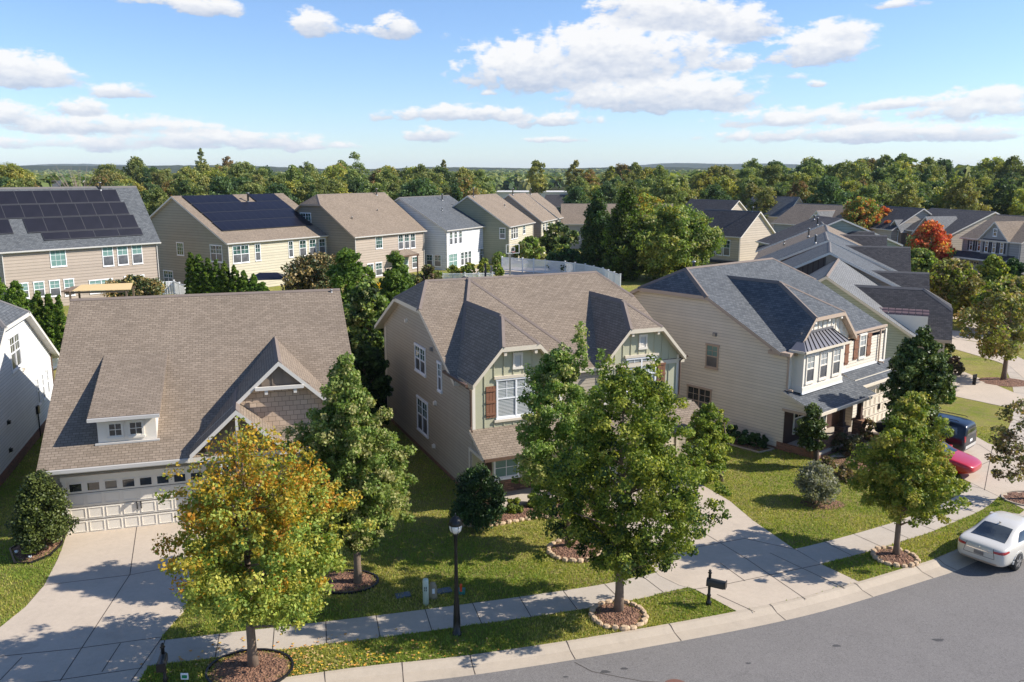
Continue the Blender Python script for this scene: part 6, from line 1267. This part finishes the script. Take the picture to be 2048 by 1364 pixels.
x,y=gp(930,556); o=thing('kayak','small red plastic boat shape lying by the wall of the white house','toy boat',(x,y+3,0),.2); b=MB(); b.add([(-1.2,0,.5),(0,-.4,.45),(1.2,0,.5),(0,.4,.45),(0,0,.1),(-.6,-.25,.5),(.6,.25,.5)],[(0,1,4),(1,2,4),(2,3,4),(3,0,4),(0,3,2,1)]); b.build('hull',plain('red plastic',s2l((190,40,40)),.4,.1),o)
x,y=gp(774,610); o=thing('garden_canopy','bright yellow canopy half hidden among the pines','canopy',(x,y,0)); zz=zat(774,560,y); b=MB(); b.add([(-1.7,-1,zz-.7),(1.7,-1,zz-.5),(1.7,1,zz-.5),(-1.7,1,zz-.7),(0.2,0,zz+.2),(-1.7,-1,zz-.85),(1.7,-1,zz-.65),(1.7,1,zz-.65),(-1.7,1,zz-.85)],[(0,1,4),(1,2,4),(2,3,4),(3,0,4),(0,5,6,1),(1,6,7,2),(2,7,8,3),(3,8,5,0)]); b.build('cover',plain('yellow fabric',s2l((236,180,20)),.6,.08),o)
for (a,c) in ((-1.6,-.9),(1.6,-.9),(1.6,.9),(-1.6,.9)): b=MB(); b.tube([(a,c,0),(a,c,zz-.6)],.03,5); b.build('leg',M['galv'],o)
x,y=gp(212,660); o=thing('pergola','wooden pergola with tan sun shade behind the brown roof ridge','pergola',(x,y,0),R(12)); zz=zat(212,578,y)
for (a,c) in ((-2.2,-1.3),(2.2,-1.3),(2.2,1.3),(-2.2,1.3)): b=MB(); b.box(a-.07,a+.07,c-.07,c+.07,0,zz); b.build('post',M['bark'],o)
b=MB(); b.add([(-2.0,-1.4,zz+.08),(2.6,-1.4,zz+.08),(2.2,1.4,zz+.3),(-2.0,1.4,zz+.25),(-2.0,-1.4,zz+.04),(2.6,-1.4,zz+.04),(2.2,1.4,zz+.26),(-2.0,1.4,zz+.21)],[(0,1,2,3),(7,6,5,4),(0,4,5,1),(1,5,6,2),(2,6,7,3),(3,7,4,0)]); b.build('shade_cloth',plain('tan cloth',s2l((214,184,132)),.7,.08),o)
b=MB()
for k in (-1.3,1.3): b.box(-2.6,2.4,k-.05,k+.05,zz-.16,zz)
for k in range(5): b.box(-2.8+.14*k,-2.72+.14*k,-1.6,1.6,zz-.0,zz+.1)
b.build('beam',M['bark'],o)
x,y=gp(538,604); zz=zat(538,545,y); o=thing('gazebo','dark roofed patio gazebo behind the arborvitae hedge','gazebo',(x,y,0),R(10)); b=MB(); b.add([(-1.9,-1.6,zz-.6),(2.0,-1.6,zz-.6),(2.0,1.6,zz-.6),(-1.9,1.6,zz-.6),(-.8,0,zz),(1,0,zz)],[(0,1,5,4),(1,2,5),(2,3,4,5),(3,0,4),(3,2,1,0)]); b.build('roof',M['solar'],o)
for (a,c) in ((-1.8,-1.5),(1.9,-1.5),(1.9,1.5),(-1.8,1.5)): b=MB(); b.box(a-.06,a+.06,c-.06,c+.06,0,zz-.58); b.build('post',M['black'],o)
x,y=gp(971,566); b=MB(); b.box(-.12,.12,-.12,.12,0,zat(971,527,y)); o=b.build('post',M['navy']); o.location=(x,y,0); tag(o,'slim dark post standing among the saplings','post')
o=b=None
x,y=gp(1948,770); b=MB(); b.box(-.04,.04,-.1,.1,0,.5); b.box(-.2,.2,-.02,.02,.4,.7); b=b.build('garden_ornament',M['black']); b.location=(x,y,0); b.rotation_euler=(0,0,.5); tag(b,'small dark garden ornament on the lawn left of the airy street tree','garden ornament')
# fallen leaves
rs=np.random.RandomState(4); n=1500; mb=MB()
pp=np.concatenate([np.stack([-5.4+rs.randn(260)*1.8,20.9+rs.randn(260)*.55],1),np.stack([-3.0+rs.randn(220)*2.0,21.4+rs.randn(220)*.7],1),np.stack([-7+rs.randn(160)*1.4,21.2+rs.randn(160)*.7],1)])
for (x,y) in pp:
    if y<cbx(max(-59,x))+.02: continue
    a=rs.rand()*6.28; s=.028+.025*rs.rand(); mb.add([(x+s*math.cos(a),y+s*math.sin(a),.03),(x-s*math.sin(a),y+s*math.cos(a),.035),(x-s*math.cos(a),y-s*math.sin(a),.03),(x+s*math.sin(a),y-s*math.cos(a),.045)],[(0,1,2,3)],int(rs.rand()*3))
o=mb.build('fallen_leaves',[plain('orange leaf',s2l((200,140,70)),.7,.2),plain('tan leaf',s2l((206,170,120)),.7,.2),plain('yellow leaf',s2l((210,170,60)),.7,.2)]); tag(o,'scattered orange and tan fallen leaves on the verge below the yellow maple','fallen leaves',kind='stuff')
# ================================================================= haze
hb=MB(); hb.box(-9500,9500,-600,12500,-60,150); hz=hb.build('haze',[]); hm=bpy.data.materials.new('air'); hm.use_nodes=True; ht=hm.node_tree; ht.nodes.clear()
pv=N(ht,'ShaderNodeVolumePrincipled'); pv.inputs['Color'].default_value=(.78,.88,1,1); pv.inputs['Density'].default_value=.00006; ou=N(ht,'ShaderNodeOutputMaterial'); ht.links.new(pv.outputs[0],ou.inputs['Volume']); hz.data.materials.append(hm); hz['kind']='stuff'
